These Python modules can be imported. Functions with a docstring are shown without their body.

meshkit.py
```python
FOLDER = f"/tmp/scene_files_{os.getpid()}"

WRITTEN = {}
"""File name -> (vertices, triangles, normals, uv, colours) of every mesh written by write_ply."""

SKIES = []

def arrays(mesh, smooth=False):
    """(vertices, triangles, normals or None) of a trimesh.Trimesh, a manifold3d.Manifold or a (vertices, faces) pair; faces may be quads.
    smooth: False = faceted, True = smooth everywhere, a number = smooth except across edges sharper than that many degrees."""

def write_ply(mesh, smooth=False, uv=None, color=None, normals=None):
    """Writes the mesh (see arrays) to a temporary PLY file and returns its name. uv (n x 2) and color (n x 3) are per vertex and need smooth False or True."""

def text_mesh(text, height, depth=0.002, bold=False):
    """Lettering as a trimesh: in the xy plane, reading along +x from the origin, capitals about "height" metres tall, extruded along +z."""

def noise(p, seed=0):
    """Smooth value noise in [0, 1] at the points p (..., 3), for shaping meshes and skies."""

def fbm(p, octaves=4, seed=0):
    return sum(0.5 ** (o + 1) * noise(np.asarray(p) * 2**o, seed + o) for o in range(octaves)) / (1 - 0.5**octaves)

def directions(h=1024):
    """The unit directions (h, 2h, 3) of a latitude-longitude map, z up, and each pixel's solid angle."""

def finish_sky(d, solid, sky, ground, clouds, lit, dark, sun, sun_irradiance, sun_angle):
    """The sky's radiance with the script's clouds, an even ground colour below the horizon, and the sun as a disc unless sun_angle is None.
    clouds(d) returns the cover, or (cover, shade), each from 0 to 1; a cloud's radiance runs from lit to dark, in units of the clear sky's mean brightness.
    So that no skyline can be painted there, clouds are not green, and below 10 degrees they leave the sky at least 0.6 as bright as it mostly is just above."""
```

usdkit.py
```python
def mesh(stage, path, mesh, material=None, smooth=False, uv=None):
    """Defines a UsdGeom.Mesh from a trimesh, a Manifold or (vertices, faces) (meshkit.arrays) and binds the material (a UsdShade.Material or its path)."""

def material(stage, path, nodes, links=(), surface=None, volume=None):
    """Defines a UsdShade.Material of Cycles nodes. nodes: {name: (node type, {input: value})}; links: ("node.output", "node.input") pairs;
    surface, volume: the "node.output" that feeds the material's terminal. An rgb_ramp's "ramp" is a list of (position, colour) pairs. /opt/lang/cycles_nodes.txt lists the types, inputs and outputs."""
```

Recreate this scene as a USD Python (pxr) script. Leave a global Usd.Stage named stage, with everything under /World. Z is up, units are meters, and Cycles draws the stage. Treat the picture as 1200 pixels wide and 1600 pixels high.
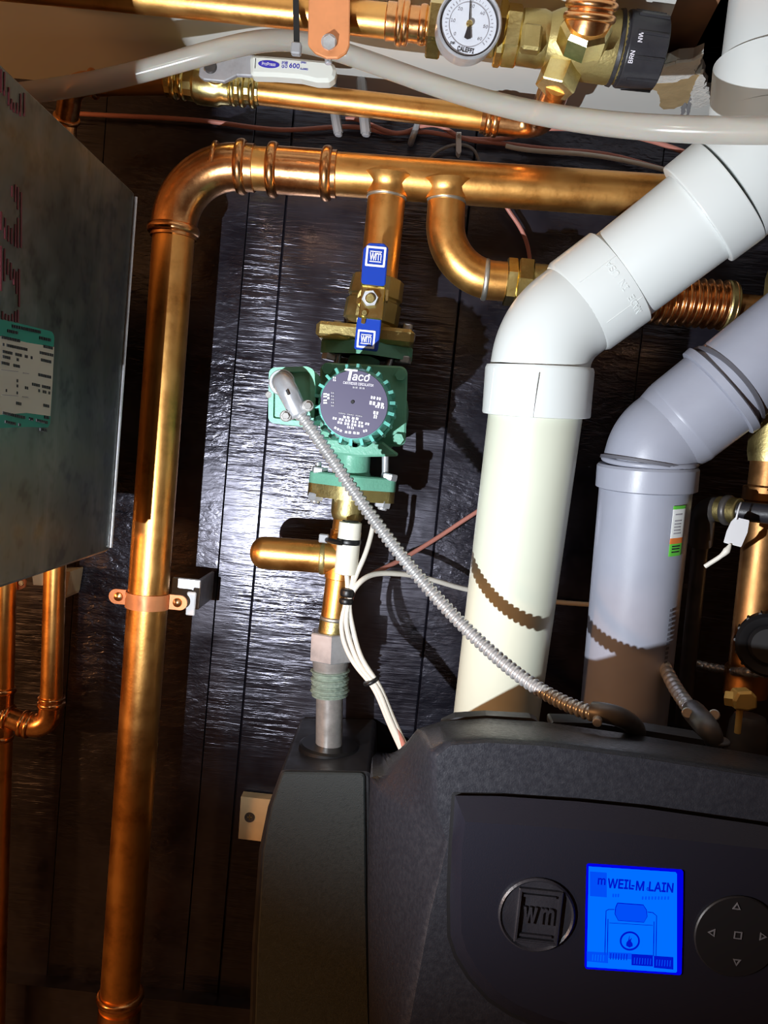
import math, random
import numpy as np, trimesh, usdkit, meshkit
from shapely.geometry import Polygon, Point
from pxr import Usd, UsdGeom, UsdLux, Gf, Sdf
random.seed(7)
rng = np.random.default_rng(7)
stage = Usd.Stage.CreateInMemory()
UsdGeom.SetStageUpAxis(stage, 'Z')
UsdGeom.SetStageMetersPerUnit(stage, 1.0)
UsdGeom.Xform.Define(stage, '/World')
V = lambda *a: np.array(a, float)
# ------------------------------------------------------------------ camera
FPX = 1258.0                                   # focal length in pixels of the 1200 x 1600 frame
_n = V(30, 95, FPX); _n /= np.linalg.norm(_n)  # the wall's normal seen by the camera (right, up, forward)
_s, _c = math.sin(math.radians(5.6)), math.cos(math.radians(5.6))
_u = V(_s, _c, -(_n[0]*_s + _n[1]*_c)/_n[2]); _u /= np.linalg.norm(_u)
_x = np.cross(_u, _n); _x = _x if _x[0] > 0 else -_x
ROT = np.array([_x, _n, _u])                   # world = ROT @ (right, up, forward)
EYE = V(0, -.95, 1.65)
right, up, fwd = ROT[:, 0], ROT[:, 1], ROT[:, 2]
cam = UsdGeom.Camera.Define(stage, '/World/camera')
cam.CreateHorizontalApertureAttr(36.0)
cam.CreateFocalLengthAttr(36.0*FPX/1200)
cam.CreateClippingRangeAttr(Gf.Vec2f(.02, 50))
m4 = Gf.Matrix4d(*right, 0, *up, 0, *(-fwd), 0, *EYE, 1)
UsdGeom.Xformable(cam).AddTransformOp().Set(m4)
cam.CreateExposureAttr(0.0)
# ------------------------------------------------------------------ lights
def aimed(light, at, to):
    z = V(*at) - V(*to); z /= np.linalg.norm(z)
    x = np.cross(V(0, 0, 1), z); x /= np.linalg.norm(x); y = np.cross(z, x)
    UsdGeom.Xformable(light).AddTransformOp().Set(Gf.Matrix4d(*x, 0, *y, 0, *z, 0, *at, 1))
torch = UsdLux.SphereLight.Define(stage, '/World/torch_light')          # a hand torch held low on the left, pointing up
torch.CreateRadiusAttr(.004); torch.CreateNormalizeAttr(True)
torch.CreateIntensityAttr(12.0); torch.CreateColorAttr(Gf.Vec3f(.89, .94, 1.0))
sh = UsdLux.ShapingAPI.Apply(torch.GetPrim()); sh.CreateShapingConeAngleAttr(50.0); sh.CreateShapingConeSoftnessAttr(1.0)
TORCH = V(-.258, -.816, 1.447)
aimed(torch, TORCH, (.20, 0, 1.86))
lamp = UsdLux.SphereLight.Define(stage, '/World/lamp_light')            # the room's warm bulb behind the camera
lamp.CreateRadiusAttr(.05); lamp.CreateNormalizeAttr(True)
lamp.CreateIntensityAttr(12.5); lamp.CreateColorAttr(Gf.Vec3f(1, .45, .16))
aimed(lamp, (-1.45, -1.25, 1.52), (0, 0, 1.5))

# ------------------------------------------------------------------ helpers: points
def P(px, py, d):
    """the point at distance d in front of the wall (y = -d) that the photograph shows at px, py"""
    v = ROT @ V(px-600, 800-py, FPX)
    return EYE + v*((-d-EYE[1])/v[1])
def PZ(px, py, z):
    v = ROT @ V(px-600, 800-py, FPX)
    return EYE + v*((z-EYE[2])/v[2])
def S(px, py, d):
    return float((P(px, py, d)-EYE) @ fwd)/FPX
PP = lambda pts: np.array([P(*p) for p in pts])
X, Y, Z = V(1, 0, 0), V(0, 1, 0), V(0, 0, 1)
unit = lambda v: np.asarray(v, float)/np.linalg.norm(v)
# ------------------------------------------------------------------ helpers: meshes
def mesh_of(v, f):
    return trimesh.Trimesh(np.asarray(v, float), np.asarray(f, int), process=False)
def join(*ms):
    out = []
    for m in ms:
        out += m if isinstance(m, list) else [m]
    return trimesh.util.concatenate(out)
def sweep(pts, r, seg=28, caps=True, flat=None):
    """a tube along pts; r a number or one radius per point"""
    pts = np.asarray(pts, float); n = len(pts)
    r = np.broadcast_to(np.asarray(r, float), (n,))
    t = np.gradient(pts, axis=0); t /= np.maximum(np.linalg.norm(t, axis=1, keepdims=True), 1e-12)
    a = np.cross(t[0], Y if abs(t[0] @ Y) < .9 else X); a = unit(a)
    ang = np.arange(seg)/seg*2*np.pi
    vs = []
    for i in range(n):
        a = unit(a - t[i]*(a @ t[i])); b = np.cross(t[i], a)
        vs.append(pts[i] + r[i]*(np.cos(ang)[:, None]*a + np.sin(ang)[:, None]*b*(1 if flat is None else flat)))
    v = np.vstack(vs); f = []
    i, j = np.meshgrid(np.arange(n-1), np.arange(seg), indexing='ij'); k = (j+1) % seg
    A, B, C, D = i*seg+j, i*seg+k, (i+1)*seg+k, (i+1)*seg+j
    f = np.vstack([np.stack([A, B, C], -1).reshape(-1, 3), np.stack([A, C, D], -1).reshape(-1, 3)])
    if caps:
        v = np.vstack([v, pts[0], pts[-1]]); c0, c1 = n*seg, n*seg+1
        e = np.arange(seg); e2 = (e+1) % seg
        f = np.vstack([f, np.stack([e2, e, np.full(seg, c0)], -1), np.stack([(n-1)*seg+e, (n-1)*seg+e2, np.full(seg, c1)], -1)])
    return mesh_of(v, f)
def lathe(p0, axis, prof, seg=36, twist=0.):
    """profile [(distance along the axis, radius)] turned about axis from p0; seg 6 gives a hexagon"""
    p0, axis = V(*p0), unit(axis)
    a = unit(np.cross(axis, Y if abs(axis @ Y) < .9 else Z)); b = np.cross(axis, a)
    ang = np.arange(seg)/seg*2*np.pi + twist
    n = len(prof)
    v = np.vstack([p0 + axis*t + r*(np.cos(ang)[:, None]*a + np.sin(ang)[:, None]*b) for t, r in prof])
    i, j = np.meshgrid(np.arange(n-1), np.arange(seg), indexing='ij'); k = (j+1) % seg
    A, B, C, D = i*seg+j, i*seg+k, (i+1)*seg+k, (i+1)*seg+j
    f = np.vstack([np.stack([A, B, C], -1).reshape(-1, 3), np.stack([A, C, D], -1).reshape(-1, 3)])
    v = np.vstack([v, p0+axis*prof[0][0], p0+axis*prof[-1][0]]); c0, c1 = n*seg, n*seg+1
    e = np.arange(seg); e2 = (e+1) % seg
    f = np.vstack([f, np.stack([e2, e, np.full(seg, c0)], -1), np.stack([(n-1)*seg+e, (n-1)*seg+e2, np.full(seg, c1)], -1)])
    return mesh_of(v, f)
def between(p0, p1, prof, seg=36, twist=0.):
    """lathe with t from 0 at p0 to 1 at p1"""
    p0, p1 = V(*p0), V(*p1); L = np.linalg.norm(p1-p0)
    return lathe(p0, p1-p0, [(t*L, r) for t, r in prof], seg, twist)
def rod(p0, p1, r, seg=24, ch=None):
    ch = min(r*.18, .001) if ch is None else ch
    L = np.linalg.norm(V(*p1)-V(*p0)); e = min(ch/L, .3)
    return between(p0, p1, [(0, r-ch), (e, r), (1-e, r), (1, r-ch)], seg)
def hexnut(p0, p1, r, twist=0.):
    L = np.linalg.norm(V(*p1)-V(*p0)); e = min(.0012/L, .3)
    return between(p0, p1, [(0, r*.94), (e, r), (1-e, r), (1, r*.94)], 6, twist)
def ring(c, axis, r, w):
    """a rounded bead around a pipe"""
    axis = unit(axis); t = np.linspace(-1, 1, 9)
    return lathe(V(*c)-axis*w/2, axis, [((q+1)/2*w, r[0]+(r[1]-r[0])*math.sqrt(max(0, 1-q*q))) for q in t], 40)
def spline(ctrl, n=60):
    from scipy.interpolate import CubicSpline
    ctrl = np.asarray(ctrl, float)
    s = np.concatenate([[0], np.cumsum(np.linalg.norm(np.diff(ctrl, axis=0), axis=1)**.7)])
    p = CubicSpline(s, ctrl)(np.linspace(0, s[-1], n*4))
    L = np.concatenate([[0], np.cumsum(np.linalg.norm(np.diff(p, axis=0), axis=1))])
    q = np.linspace(0, L[-1], n)
    return np.stack([np.interp(q, L, p[:, k]) for k in range(3)], 1)
def bend(a, b, c, rad, n=14):
    """points of a fillet of radius rad at corner b between a and c"""
    a, b, c = V(*a), V(*b), V(*c)
    u, w = unit(a-b), unit(c-b); half = math.acos(np.clip(u @ w, -1, 1))/2
    t = rad/math.tan(half); o = b + unit(u+w)*rad/math.sin(half)
    p, q = b+u*t - o, b+w*t - o; om = math.acos(np.clip(unit(p) @ unit(q), -1, 1))
    return np.array([o + (math.sin((1-k)*om)*p + math.sin(k*om)*q)/math.sin(om) for k in np.linspace(0, 1, n)])
def block(c, half, axes=(X, Y, Z), ch=.001):
    """a box with chamfered edges"""
    pts = []
    h = V(*half); ch = min(ch, h.min()*.8)
    for sx in (-1, 1):
        for sy in (-1, 1):
            for sz in (-1, 1):
                for k in range(3):
                    q = h-ch; q[k] = h[k]; q = q*V(sx, sy, sz)
                    pts.append(V(*c)+sum(q[i]*axes[i] for i in range(3)))
    m = trimesh.Trimesh(pts, process=False).convex_hull
    return m
def plate(poly, origin, ux, uy, thick, ch=0.):
    """polygon (shapely or 2D points) in the plane ux, uy at origin, raised by thick along ux x uy; ch bevels the raised edge"""
    g = poly if hasattr(poly, 'exterior') else Polygon(poly)
    if not g.is_valid: g = g.buffer(0)
    if ch:
        inner = g.buffer(-ch, join_style=2)
        ms = [trimesh.creation.extrude_polygon(g, thick-ch, engine='earcut')]
        if not inner.is_empty and inner.geom_type == 'Polygon':
            top = trimesh.creation.extrude_polygon(inner, thick, engine='earcut')
            ms.append(top)
            for ga, gb in [(g.exterior, inner.exterior)]:
                A = np.array(ga.coords)[:-1]
                v, f = [], []
                k = len(A)
                Bp = np.array([gb.interpolate(gb.project(Point(*p))).coords[0] for p in A])
                v = np.vstack([np.c_[A, np.full(k, thick-ch)], np.c_[Bp, np.full(k, thick)]])
                for i in range(k):
                    j = (i+1) % k; f += [[i, j, k+j], [i, k+j, k+i]]
                b = trimesh.Trimesh(v, f, process=False)
                if b.face_normals[:, 2].sum() < 0: b.invert()
                ms.append(b)
        m = trimesh.util.concatenate(ms)
    else:
        m = trimesh.creation.extrude_polygon(g, thick, engine='earcut')
    un = np.cross(ux, uy)
    v = m.vertices
    m = mesh_of(V(*origin)+v[:, :1]*ux+v[:, 1:2]*uy+v[:, 2:3]*un, m.faces)
    return m
def rounded(poly, r):
    return Polygon(poly).buffer(-r, join_style=1).buffer(r, join_style=1, quad_segs=6) if r else Polygon(poly)
def pxplate(pts, d, thick, r=0., ch=0.):
    """outline through photograph points, upright at distance d from the wall, thick towards the room"""
    q = PP([(x, y, d+thick) for x, y in pts])
    return plate(rounded(q[:, [0, 2]], r), (0, -d, 0), X, Z, thick, ch)
def loft(rings):
    k = len(rings[0]); v = np.vstack(rings); f = []
    for a in range(len(rings)-1):
        for i in range(k):
            j = (i+1) % k; f += [[a*k+i, a*k+j, (a+1)*k+j], [a*k+i, (a+1)*k+j, (a+1)*k+i]]
    m = mesh_of(v, f)
    return m
def text(s, h, at, ux=X, uy=Z, depth=.0004, bold=False, centre=True, shear=0., squash=1.):
    m = meshkit.text_mesh(s, h, depth, bold); v = m.vertices.copy()
    v[:, 0] = v[:, 0]*squash + v[:, 1]*shear
    if centre: v[:, 0] -= (v[:, 0].min()+v[:, 0].max())/2; v[:, 1] -= (v[:, 1].min()+v[:, 1].max())/2
    un = np.cross(ux, uy)
    return mesh_of(V(*at)+v[:, :1]*ux+v[:, 1:2]*uy+v[:, 2:3]*un, m.faces)
# ------------------------------------------------------------------ helpers: prims
base_of, used = {}, {}
def fresh(parent, name):
    k = used.get((parent, name), 0); used[(parent, name)] = k+1
    return f'{parent}/{name}' + (f'_{k:03d}' if k else '')
def tag(p, label=None, cat=None, group=None, kind=None):
    for k, v in (('label', label), ('category', cat), ('group', group), ('kind', kind)):
        if v: p.SetCustomDataByKey(k, v)
    return p
def thing(name, label, cat, at, group=None):
    path = fresh('/World', name); x = UsdGeom.Xform.Define(stage, path)
    x.AddTranslateOp().Set(Gf.Vec3d(*map(float, at))); base_of[path] = V(*at)
    return tag(x.GetPrim(), label, cat, group)
def put(parent, name, m, mat, smooth=35, label=None, kind=None):
    pp = str(parent.GetPath()) if parent else '/World'
    path = fresh(pp, name); b = base_of.get(pp, V(0, 0, 0))
    m = mesh_of(m.vertices-b, m.faces)
    u = usdkit.mesh(stage, path, m, mat, smooth=smooth); base_of[path] = b
    return tag(u.GetPrim(), label, kind=kind)
def solo(name, m, mat, label, cat, at, group=None, smooth=35):
    """a thing that is one mesh"""
    path = fresh('/World', name)
    u = usdkit.mesh(stage, path, mesh_of(m.vertices-V(*at), m.faces), mat, smooth=smooth)
    u.AddTranslateOp().Set(Gf.Vec3d(*map(float, at))); base_of[path] = V(*at)
    return tag(u.GetPrim(), label, cat, group)
def struct(name, m, mat, smooth=False):
    path = f'/World/{name}'; base_of[path] = V(0, 0, 0)
    return tag(usdkit.mesh(stage, path, m, mat, smooth=smooth).GetPrim(), kind='structure')
# ------------------------------------------------------------------ materials
LK = '/World/Looks'
def simple(name, color, rough=.5, metal=0., bump=0., bscale=200, var=0., vscale=40, **kw):
    nodes = {'p': ('principled_bsdf', {'base_color': color, 'roughness': rough, 'metallic': metal, **kw}), 'g': ('geometry', {})}
    links = []
    if var:
        nodes['n'] = ('noise_texture', {'scale': vscale, 'detail': 4.0, 'roughness': .6})
        nodes['r'] = ('rgb_ramp', {'ramp': [(.3, tuple(c*(1-var) for c in color)), (.7, tuple(min(1, c*(1+var*.6)) for c in color))]})
        nodes['q'] = ('map_range', {'from_min': .3, 'from_max': .7, 'to_min': max(.02, rough*.75), 'to_max': min(1, rough*1.25), 'clamp': True})
        links += [('g.position', 'n.vector'), ('n.fac', 'r.fac'), ('r.color', 'p.base_color'), ('n.fac', 'q.value'), ('q.result', 'p.roughness')]
    if bump:
        nodes['bn'] = ('noise_texture', {'scale': bscale, 'detail': 3.0})
        nodes['b'] = ('bump', {'strength': bump, 'distance': .001})
        links += [('g.position', 'bn.vector'), ('bn.fac', 'b.height'), ('b.normal', 'p.normal')]
    return usdkit.material(stage, f'{LK}/{name}', nodes, links, surface='p.BSDF')
def metal_tint(name, c1, c2, rough, scale=25, bump=.15):
    """bare metal with handling marks: two tones and uneven polish"""
    nodes = {'g': ('geometry', {}), 'n': ('noise_texture', {'scale': scale, 'detail': 5.0, 'roughness': .65}), 'n2': ('noise_texture', {'scale': scale*14, 'detail': 2.0}),
             'r': ('rgb_ramp', {'ramp': [(.32, c1), (.68, c2)]}), 'q': ('map_range', {'from_min': .3, 'from_max': .7, 'to_min': rough*.8, 'to_max': rough*1.25, 'clamp': True}),
             'b': ('bump', {'strength': bump, 'distance': .0005}), 'p': ('principled_bsdf', {'metallic': 1.0})}
    return usdkit.material(stage, f'{LK}/{name}', nodes, [('g.position', 'n.vector'), ('g.position', 'n2.vector'), ('n.fac', 'r.fac'), ('r.color', 'p.base_color'), ('n.fac', 'q.value'), ('q.result', 'p.roughness'), ('n2.fac', 'b.height'), ('b.normal', 'p.normal')], surface='p.BSDF')
def emit(name, color, s):
    return usdkit.material(stage, f'{LK}/{name}', {'e': ('emission', {'color': color, 'strength': s})}, surface='e.emission')
M = dict(
    copper=metal_tint('copper', (.90, .42, .11), (.96, .54, .17), .37),
    copper_press=metal_tint('copper_press', (.80, .36, .14), (.95, .52, .22), .24),
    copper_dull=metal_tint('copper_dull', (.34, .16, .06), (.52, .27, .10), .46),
    copper_strap=simple('copper_strap', (.85, .34, .14), .42, .35, var=.1),
    solder=simple('solder', (.62, .60, .54), .4, .9, var=.2),
    brass=metal_tint('brass', (.80, .62, .22), (.92, .78, .36), .24),
    brass_dull=metal_tint('brass_dull', (.44, .35, .14), (.58, .48, .21), .45, bump=.5),
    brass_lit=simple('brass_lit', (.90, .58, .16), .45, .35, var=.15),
    steel=simple('steel', (.60, .59, .57), .30, .65, var=.12),
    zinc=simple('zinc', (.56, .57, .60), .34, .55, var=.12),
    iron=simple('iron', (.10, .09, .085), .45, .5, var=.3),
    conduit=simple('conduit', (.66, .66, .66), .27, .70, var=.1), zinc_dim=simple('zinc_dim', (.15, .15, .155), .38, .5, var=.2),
    green=simple('green', (.16, .42, .30), .40, 0, bump=.3, bscale=350, var=.1),
    box_green=simple('box_green', (.24, .56, .40), .40, bump=.2, bscale=350, var=.06), aqua=simple('aqua', (.17, .57, .48), .36, 0, bump=.2, bscale=350, var=.08),
    nameplate=simple('nameplate', (.085, .075, .13), .45),
    print_white=simple('print_white', (.75, .72, .78), .5),
    print_black=simple('print_black', (.02, .02, .025), .5),
    key_grey=simple('key_grey', (.10, .10, .11), .5), print_grey=simple('print_grey', (.34, .33, .36), .5),
    blue=simple('blue', (.012, .055, .42), .28),
    pvc=simple('pvc', (.66, .68, .555), .30, var=.025, vscale=9),
    pvc_fit=simple('pvc_fit', (.70, .735, .72), .28),
    grey_pvc=simple('grey_pvc', (.32, .335, .40), .40, var=.05, vscale=12, bump=.06, bscale=500),
    grey_dark=simple('grey_dark', (.11, .11, .13), .6),
    cover=simple('cover', (.0145, .015, .0195), .42, bump=.22, bscale=900, var=.12, vscale=300),
    side_cover=simple('side_cover', (.031, .039, .040), .62, bump=.35, bscale=900, var=.2, vscale=350),
    pad=simple('pad', (.0095, .0095, .015), .33, bump=.1, bscale=900),
    black=simple('black', (.007, .007, .008), .42),
    black_soft=simple('black_soft', (.018, .018, .021), .5, var=.15),
    cap_black=simple('cap_black', (.028, .027, .032), .38, bump=.1, bscale=700, var=.1),
    knob=simple('knob', (.015, .0145, .019), .42, bump=.15, bscale=700, var=.1),
    wire_white=simple('wire_white', (.74, .70, .62), .4),
    wire_pink=simple('wire_pink', (.55, .22, .17), .45),
    sensor=simple('sensor', (.80, .77, .66), .35),
    handle_white=simple('handle_white', (.80, .83, .76), .35),
    print_blue=simple('print_blue', (.05, .04, .45), .5),
    hook=simple('hook', (.30, .30, .31), .45),
    dial=simple('dial', (.74, .77, .84), .3),
    wood=simple('wood', (.30, .15, .08), .75, bump=.5, bscale=60, var=.3, vscale=30),
    kraft=simple('kraft', (.42, .30, .15), .85, bump=.3, var=.12, vscale=60),
    drywall=simple('drywall', (.66, .66, .62), .75, bump=.12, bscale=60, var=.03, vscale=6),
    torn=simple('torn', (.70, .68, .63), .9, bump=.8, bscale=250, var=.1),
    room=simple('room', (.16, .13, .10), .8, var=.08, vscale=3),
    concrete=simple('concrete', (.22, .20, .18), .85, var=.15, vscale=5),
    cream=simple('cream', (.85, .68, .40), .6, var=.08, vscale=60),
    rubber=simple('rubber', (.005, .005, .006), .6, specular_ior_level=.25), tag=simple('tag', (.80, .80, .82), .5),
    stick_green=simple('stick_green', (.12, .55, .06), .5), stick_orange=simple('stick_orange', (.75, .20, .04), .5), stick_white=simple('stick_white', (.78, .80, .78), .5),
    teal=simple('teal', (.012, .33, .24), .55), paper=simple('paper', (.66, .66, .56), .6), red=simple('red', (.15, .015, .025), .6),
    green_sealant=simple('green_sealant', (.28, .36, .30), .7, bump=1., bscale=250, var=.25, vscale=150),
    lcd=emit('lcd', (.0, .155, 1.0), 1.0), lcd_rim=emit('lcd_rim', (.0, .0, .85), .9), lcd_dark=emit('lcd_dark', (.0, .008, .60), 1.0), lcd_mid=emit('lcd_mid', (.0, .075, .92), 1.0), lcd_light=emit('lcd_light', (.0, .27, 1.0), 1.0),
)
# clear plastic tubing
M['hose'] = usdkit.material(stage, f'{LK}/hose', {'p': ('principled_bsdf', {'base_color': (.52, .50, .45), 'roughness': .20, 'subsurface_weight': .3, 'subsurface_scale': .004}), 't': ('transparent_bsdf', {'color': (.9, .88, .82)}), 'm': ('mix_closure', {'fac': .35})},
    [('p.BSDF', 'm.closure1'), ('t.BSDF', 'm.closure2')], surface='m.closure')
# black paint on rough-sawn boards: saw marks run across the boards
def plank_look(name, k):
    return usdkit.material(stage, f'{LK}/{name}', {
        'g': ('geometry', {}), 'm1': ('mapping', {'scale': ((24., 1., 250.), (20., 1., 240.), (75., 1., 190.))[k] if k < 3 else (22., 1., 260.), 'location': (k*3.1, 0, k*1.7)}), 'm2': ('mapping', {'scale': (8., 1., 60.), 'location': (k*1.3, 0, 0)}),
        'n1': ('noise_texture', {'scale': 1.0, 'detail': 3.0, 'roughness': .55, 'distortion': .4}), 'n2': ('noise_texture', {'scale': 1.0, 'detail': 2.0}),
        'n3': ('noise_texture', {'scale': 16.0, 'detail': 3.0}), 'v': ('voronoi_texture', {'scale': 6.0}),
        'w': ('wave_texture', {'wave_type': 'rings', 'scale': 14.0, 'distortion': 6.0, 'detail': 2.0, 'detail_scale': 2.0}),
        'a1': ('math', {'math_type': 'multiply_add', 'value2': 1.0}), 'a2': ('math', {'math_type': 'multiply_add', 'value2': .25}), 'b': ('bump', {'distance': .0015}), 'n4': ('noise_texture', {'scale': 7.0, 'detail': 2.0}), 'st': ('map_range', {'from_min': .38, 'from_max': .62, 'to_min': .15, 'to_max': .95, 'clamp': True}),
        'rr': ('map_range', {'from_min': .3, 'from_max': .7, 'to_min': .19, 'to_max': .36, 'clamp': True}),
        'c': ('rgb_ramp', {'ramp': [(.3, (.006, .0055, .009)), (.7, (.015, .014, .021))]}),
        'p': ('principled_bsdf', {'specular_ior_level': 1.0, 'specular_tint': (.86, .84, 1.0)})},
        [('g.position', 'm1.vector'), ('g.position', 'm2.vector'), ('m1.vector', 'n1.vector'), ('m2.vector', 'n2.vector'), ('g.position', 'n3.vector'), ('g.position', 'w.vector'),
         ('n1.fac', 'a1.value1'), ('n2.fac', 'a1.value3'), ('w.fac', 'a2.value1'), ('a1.value', 'a2.value3'), ('a2.value', 'b.height'), ('b.normal', 'p.normal'),
         ('n3.fac', 'rr.value'), ('g.position', 'n4.vector'), ('n4.fac', 'st.value'), ('st.result', 'b.strength'), ('rr.result', 'p.roughness'), ('n3.fac', 'c.fac'), ('c.color', 'p.base_color')], surface='p.BSDF')
# galvanised sheet: streaks and scuffs
M['galv'] = usdkit.material(stage, f'{LK}/galv', {
    'g': ('geometry', {}), 'm': ('mapping', {'scale': (8., 14., 4.)}), 'n': ('noise_texture', {'scale': 1.0, 'detail': 6.0, 'roughness': .7, 'distortion': .8}), 'n2': ('noise_texture', {'scale': 60.0, 'detail': 3.0}),
    'r': ('rgb_ramp', {'ramp': [(.3, (.10, .118, .108)), (.5, (.15, .17, .155)), (.72, (.27, .28, .255))]}),
    'q': ('map_range', {'from_min': .3, 'from_max': .7, 'to_min': .26, 'to_max': .46, 'clamp': True}), 'b': ('bump', {'strength': .15, 'distance': .001}), 'p': ('principled_bsdf', {'metallic': .85})},
    [('g.position', 'm.vector'), ('m.vector', 'n.vector'), ('g.position', 'n2.vector'), ('n.fac', 'r.fac'), ('r.color', 'p.base_color'), ('n2.fac', 'q.value'), ('q.result', 'p.roughness'), ('n2.fac', 'b.height'), ('b.normal', 'p.normal')], surface='p.BSDF')
PLANK = [plank_look(f'plank_{w}', i) for i, w in enumerate(('one', 'two', 'three'))]

# ================================================================== the room
CEIL = 2.0325
def slab(x0, x1, y0, y1, z0, z1):
    return trimesh.creation.box(bounds=[[x0, y0, z0], [x1, y1, z1]])
XL, XR, YR = -1.7, 1.7, -2.8
wall = struct('wall_back', slab(XL, XR, .03, .12, 0, CEIL+.25), M['black'])
struct('floor', slab(XL-.1, XR+.1, YR-.1, .12, -.1, 0), M['concrete'])
struct('wall_left', slab(XL-.1, XL, YR-.1, .12, 0, CEIL+.25), M['room'])
struct('wall_right', slab(XR, XR+.1, YR-.1, .12, 0, CEIL+.25), M['room'])
struct('wall_rear', slab(XL-.1, XR+.1, YR-.1, YR, 0, CEIL+.25), M['room'])
seams = [P(440, 330, 0)[0]*.5+P(383, 1100, 0)[0]*.5 + o for o in (-1.29, -1.0, -.72, -.43, -.215, -.043, 0, .212, .425, .64, .85, 1.07, 1.29, 1.52)]
seams = [XL] + seams + [XR]
for i, (a, b) in enumerate(zip(seams, seams[1:])):
    z1 = CEIL+.2
    off = rng.uniform(0, .0015)
    if b-a < .02: continue
    put(wall, 'plank', block(((a+b)/2, .016-off, z1/2), ((b-a)/2-.00025, .014, z1/2), ch=.0022 if b-a > .1 and (abs(a-seams[7]) < 1e-6 or abs(b-seams[7]) < 1e-6) else .0006), PLANK[i % 3], smooth=False)
zb_ = P(250, 1562, .02)[2]
struct('trim_3', slab(XL, XR, -.02, .0035, 0, zb_), PLANK[1])    # sill under the boards
# ceiling board with the hole torn around the vent pipes
hole_px = [(1082, -70), (1044, 38), (1040, 60), (1036, 84), (1033, 108), (1046, 104), (1058, 99), (1070, 98), (1082, 97), (1098, 90), (1092, 101), (1086, 114), (1096, 114), (1100, 124), (1099, 134),
           (1104, 140), (1103, 150), (1109, 150), (1110, 160), (1116, 156), (1124, 150), (1130, 170), (1150, 200), (1270, 215), (1500, 190), (1420, -70)]
hq = np.array([PZ(x, y, CEIL) for x, y in hole_px])[:, :2]
cg = Polygon([(XL, YR), (XR, YR), (XR, .03), (XL, .03)]).difference(Polygon(hq).buffer(0))
ceiling = struct('ceiling', plate(cg, (0, 0, CEIL), X, Y, .013), M['drywall'])
struct('trim_1', slab(XL, XR, YR, .03, CEIL+.24, CEIL+.26), M['black'])       # dark boards above the joist space
def cpatch(px, z, thick, jag=0.):
    q = np.array([PZ(x, y, z) for x, y in px])[:, :2]
    if jag:
        out = []
        for a, b in zip(q, np.roll(q, -1, 0)):
            n = max(2, int(np.linalg.norm(b-a)/.004))
            for k in range(n):
                out.append(a+(b-a)*k/n + rng.normal(0, jag, 2))
        q = np.array(out)
    return plate(Polygon(q).buffer(0) if Polygon(q).buffer(0).geom_type == 'Polygon' else max(Polygon(q).buffer(0).geoms, key=lambda g: g.area), (0, 0, z), X, Y, thick)
put(ceiling, 'bare_patch', cpatch([(996, 132), (1012, 136), (1026, 143), (1032, 155), (1030, 166), (1038, 171), (1052, 170), (1066, 165), (1076, 160), (1080, 148), (1084, 136), (1096, 118), (1084, 115), (1070, 122), (1050, 130), (1025, 131)], CEIL-.0004, .0004, .0004), M['kraft'], False, label='brown patch where the white facing is torn off')
put(ceiling, 'torn_edge', cpatch([(1018, 128), (1034, 108), (1060, 98), (1080, 97), (1100, 88), (1096, 98), (1084, 110), (1088, 116), (1070, 124), (1050, 130)], CEIL-.0012, .003, .0012), M['torn'], False, label='frayed white edge of the board')
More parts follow.
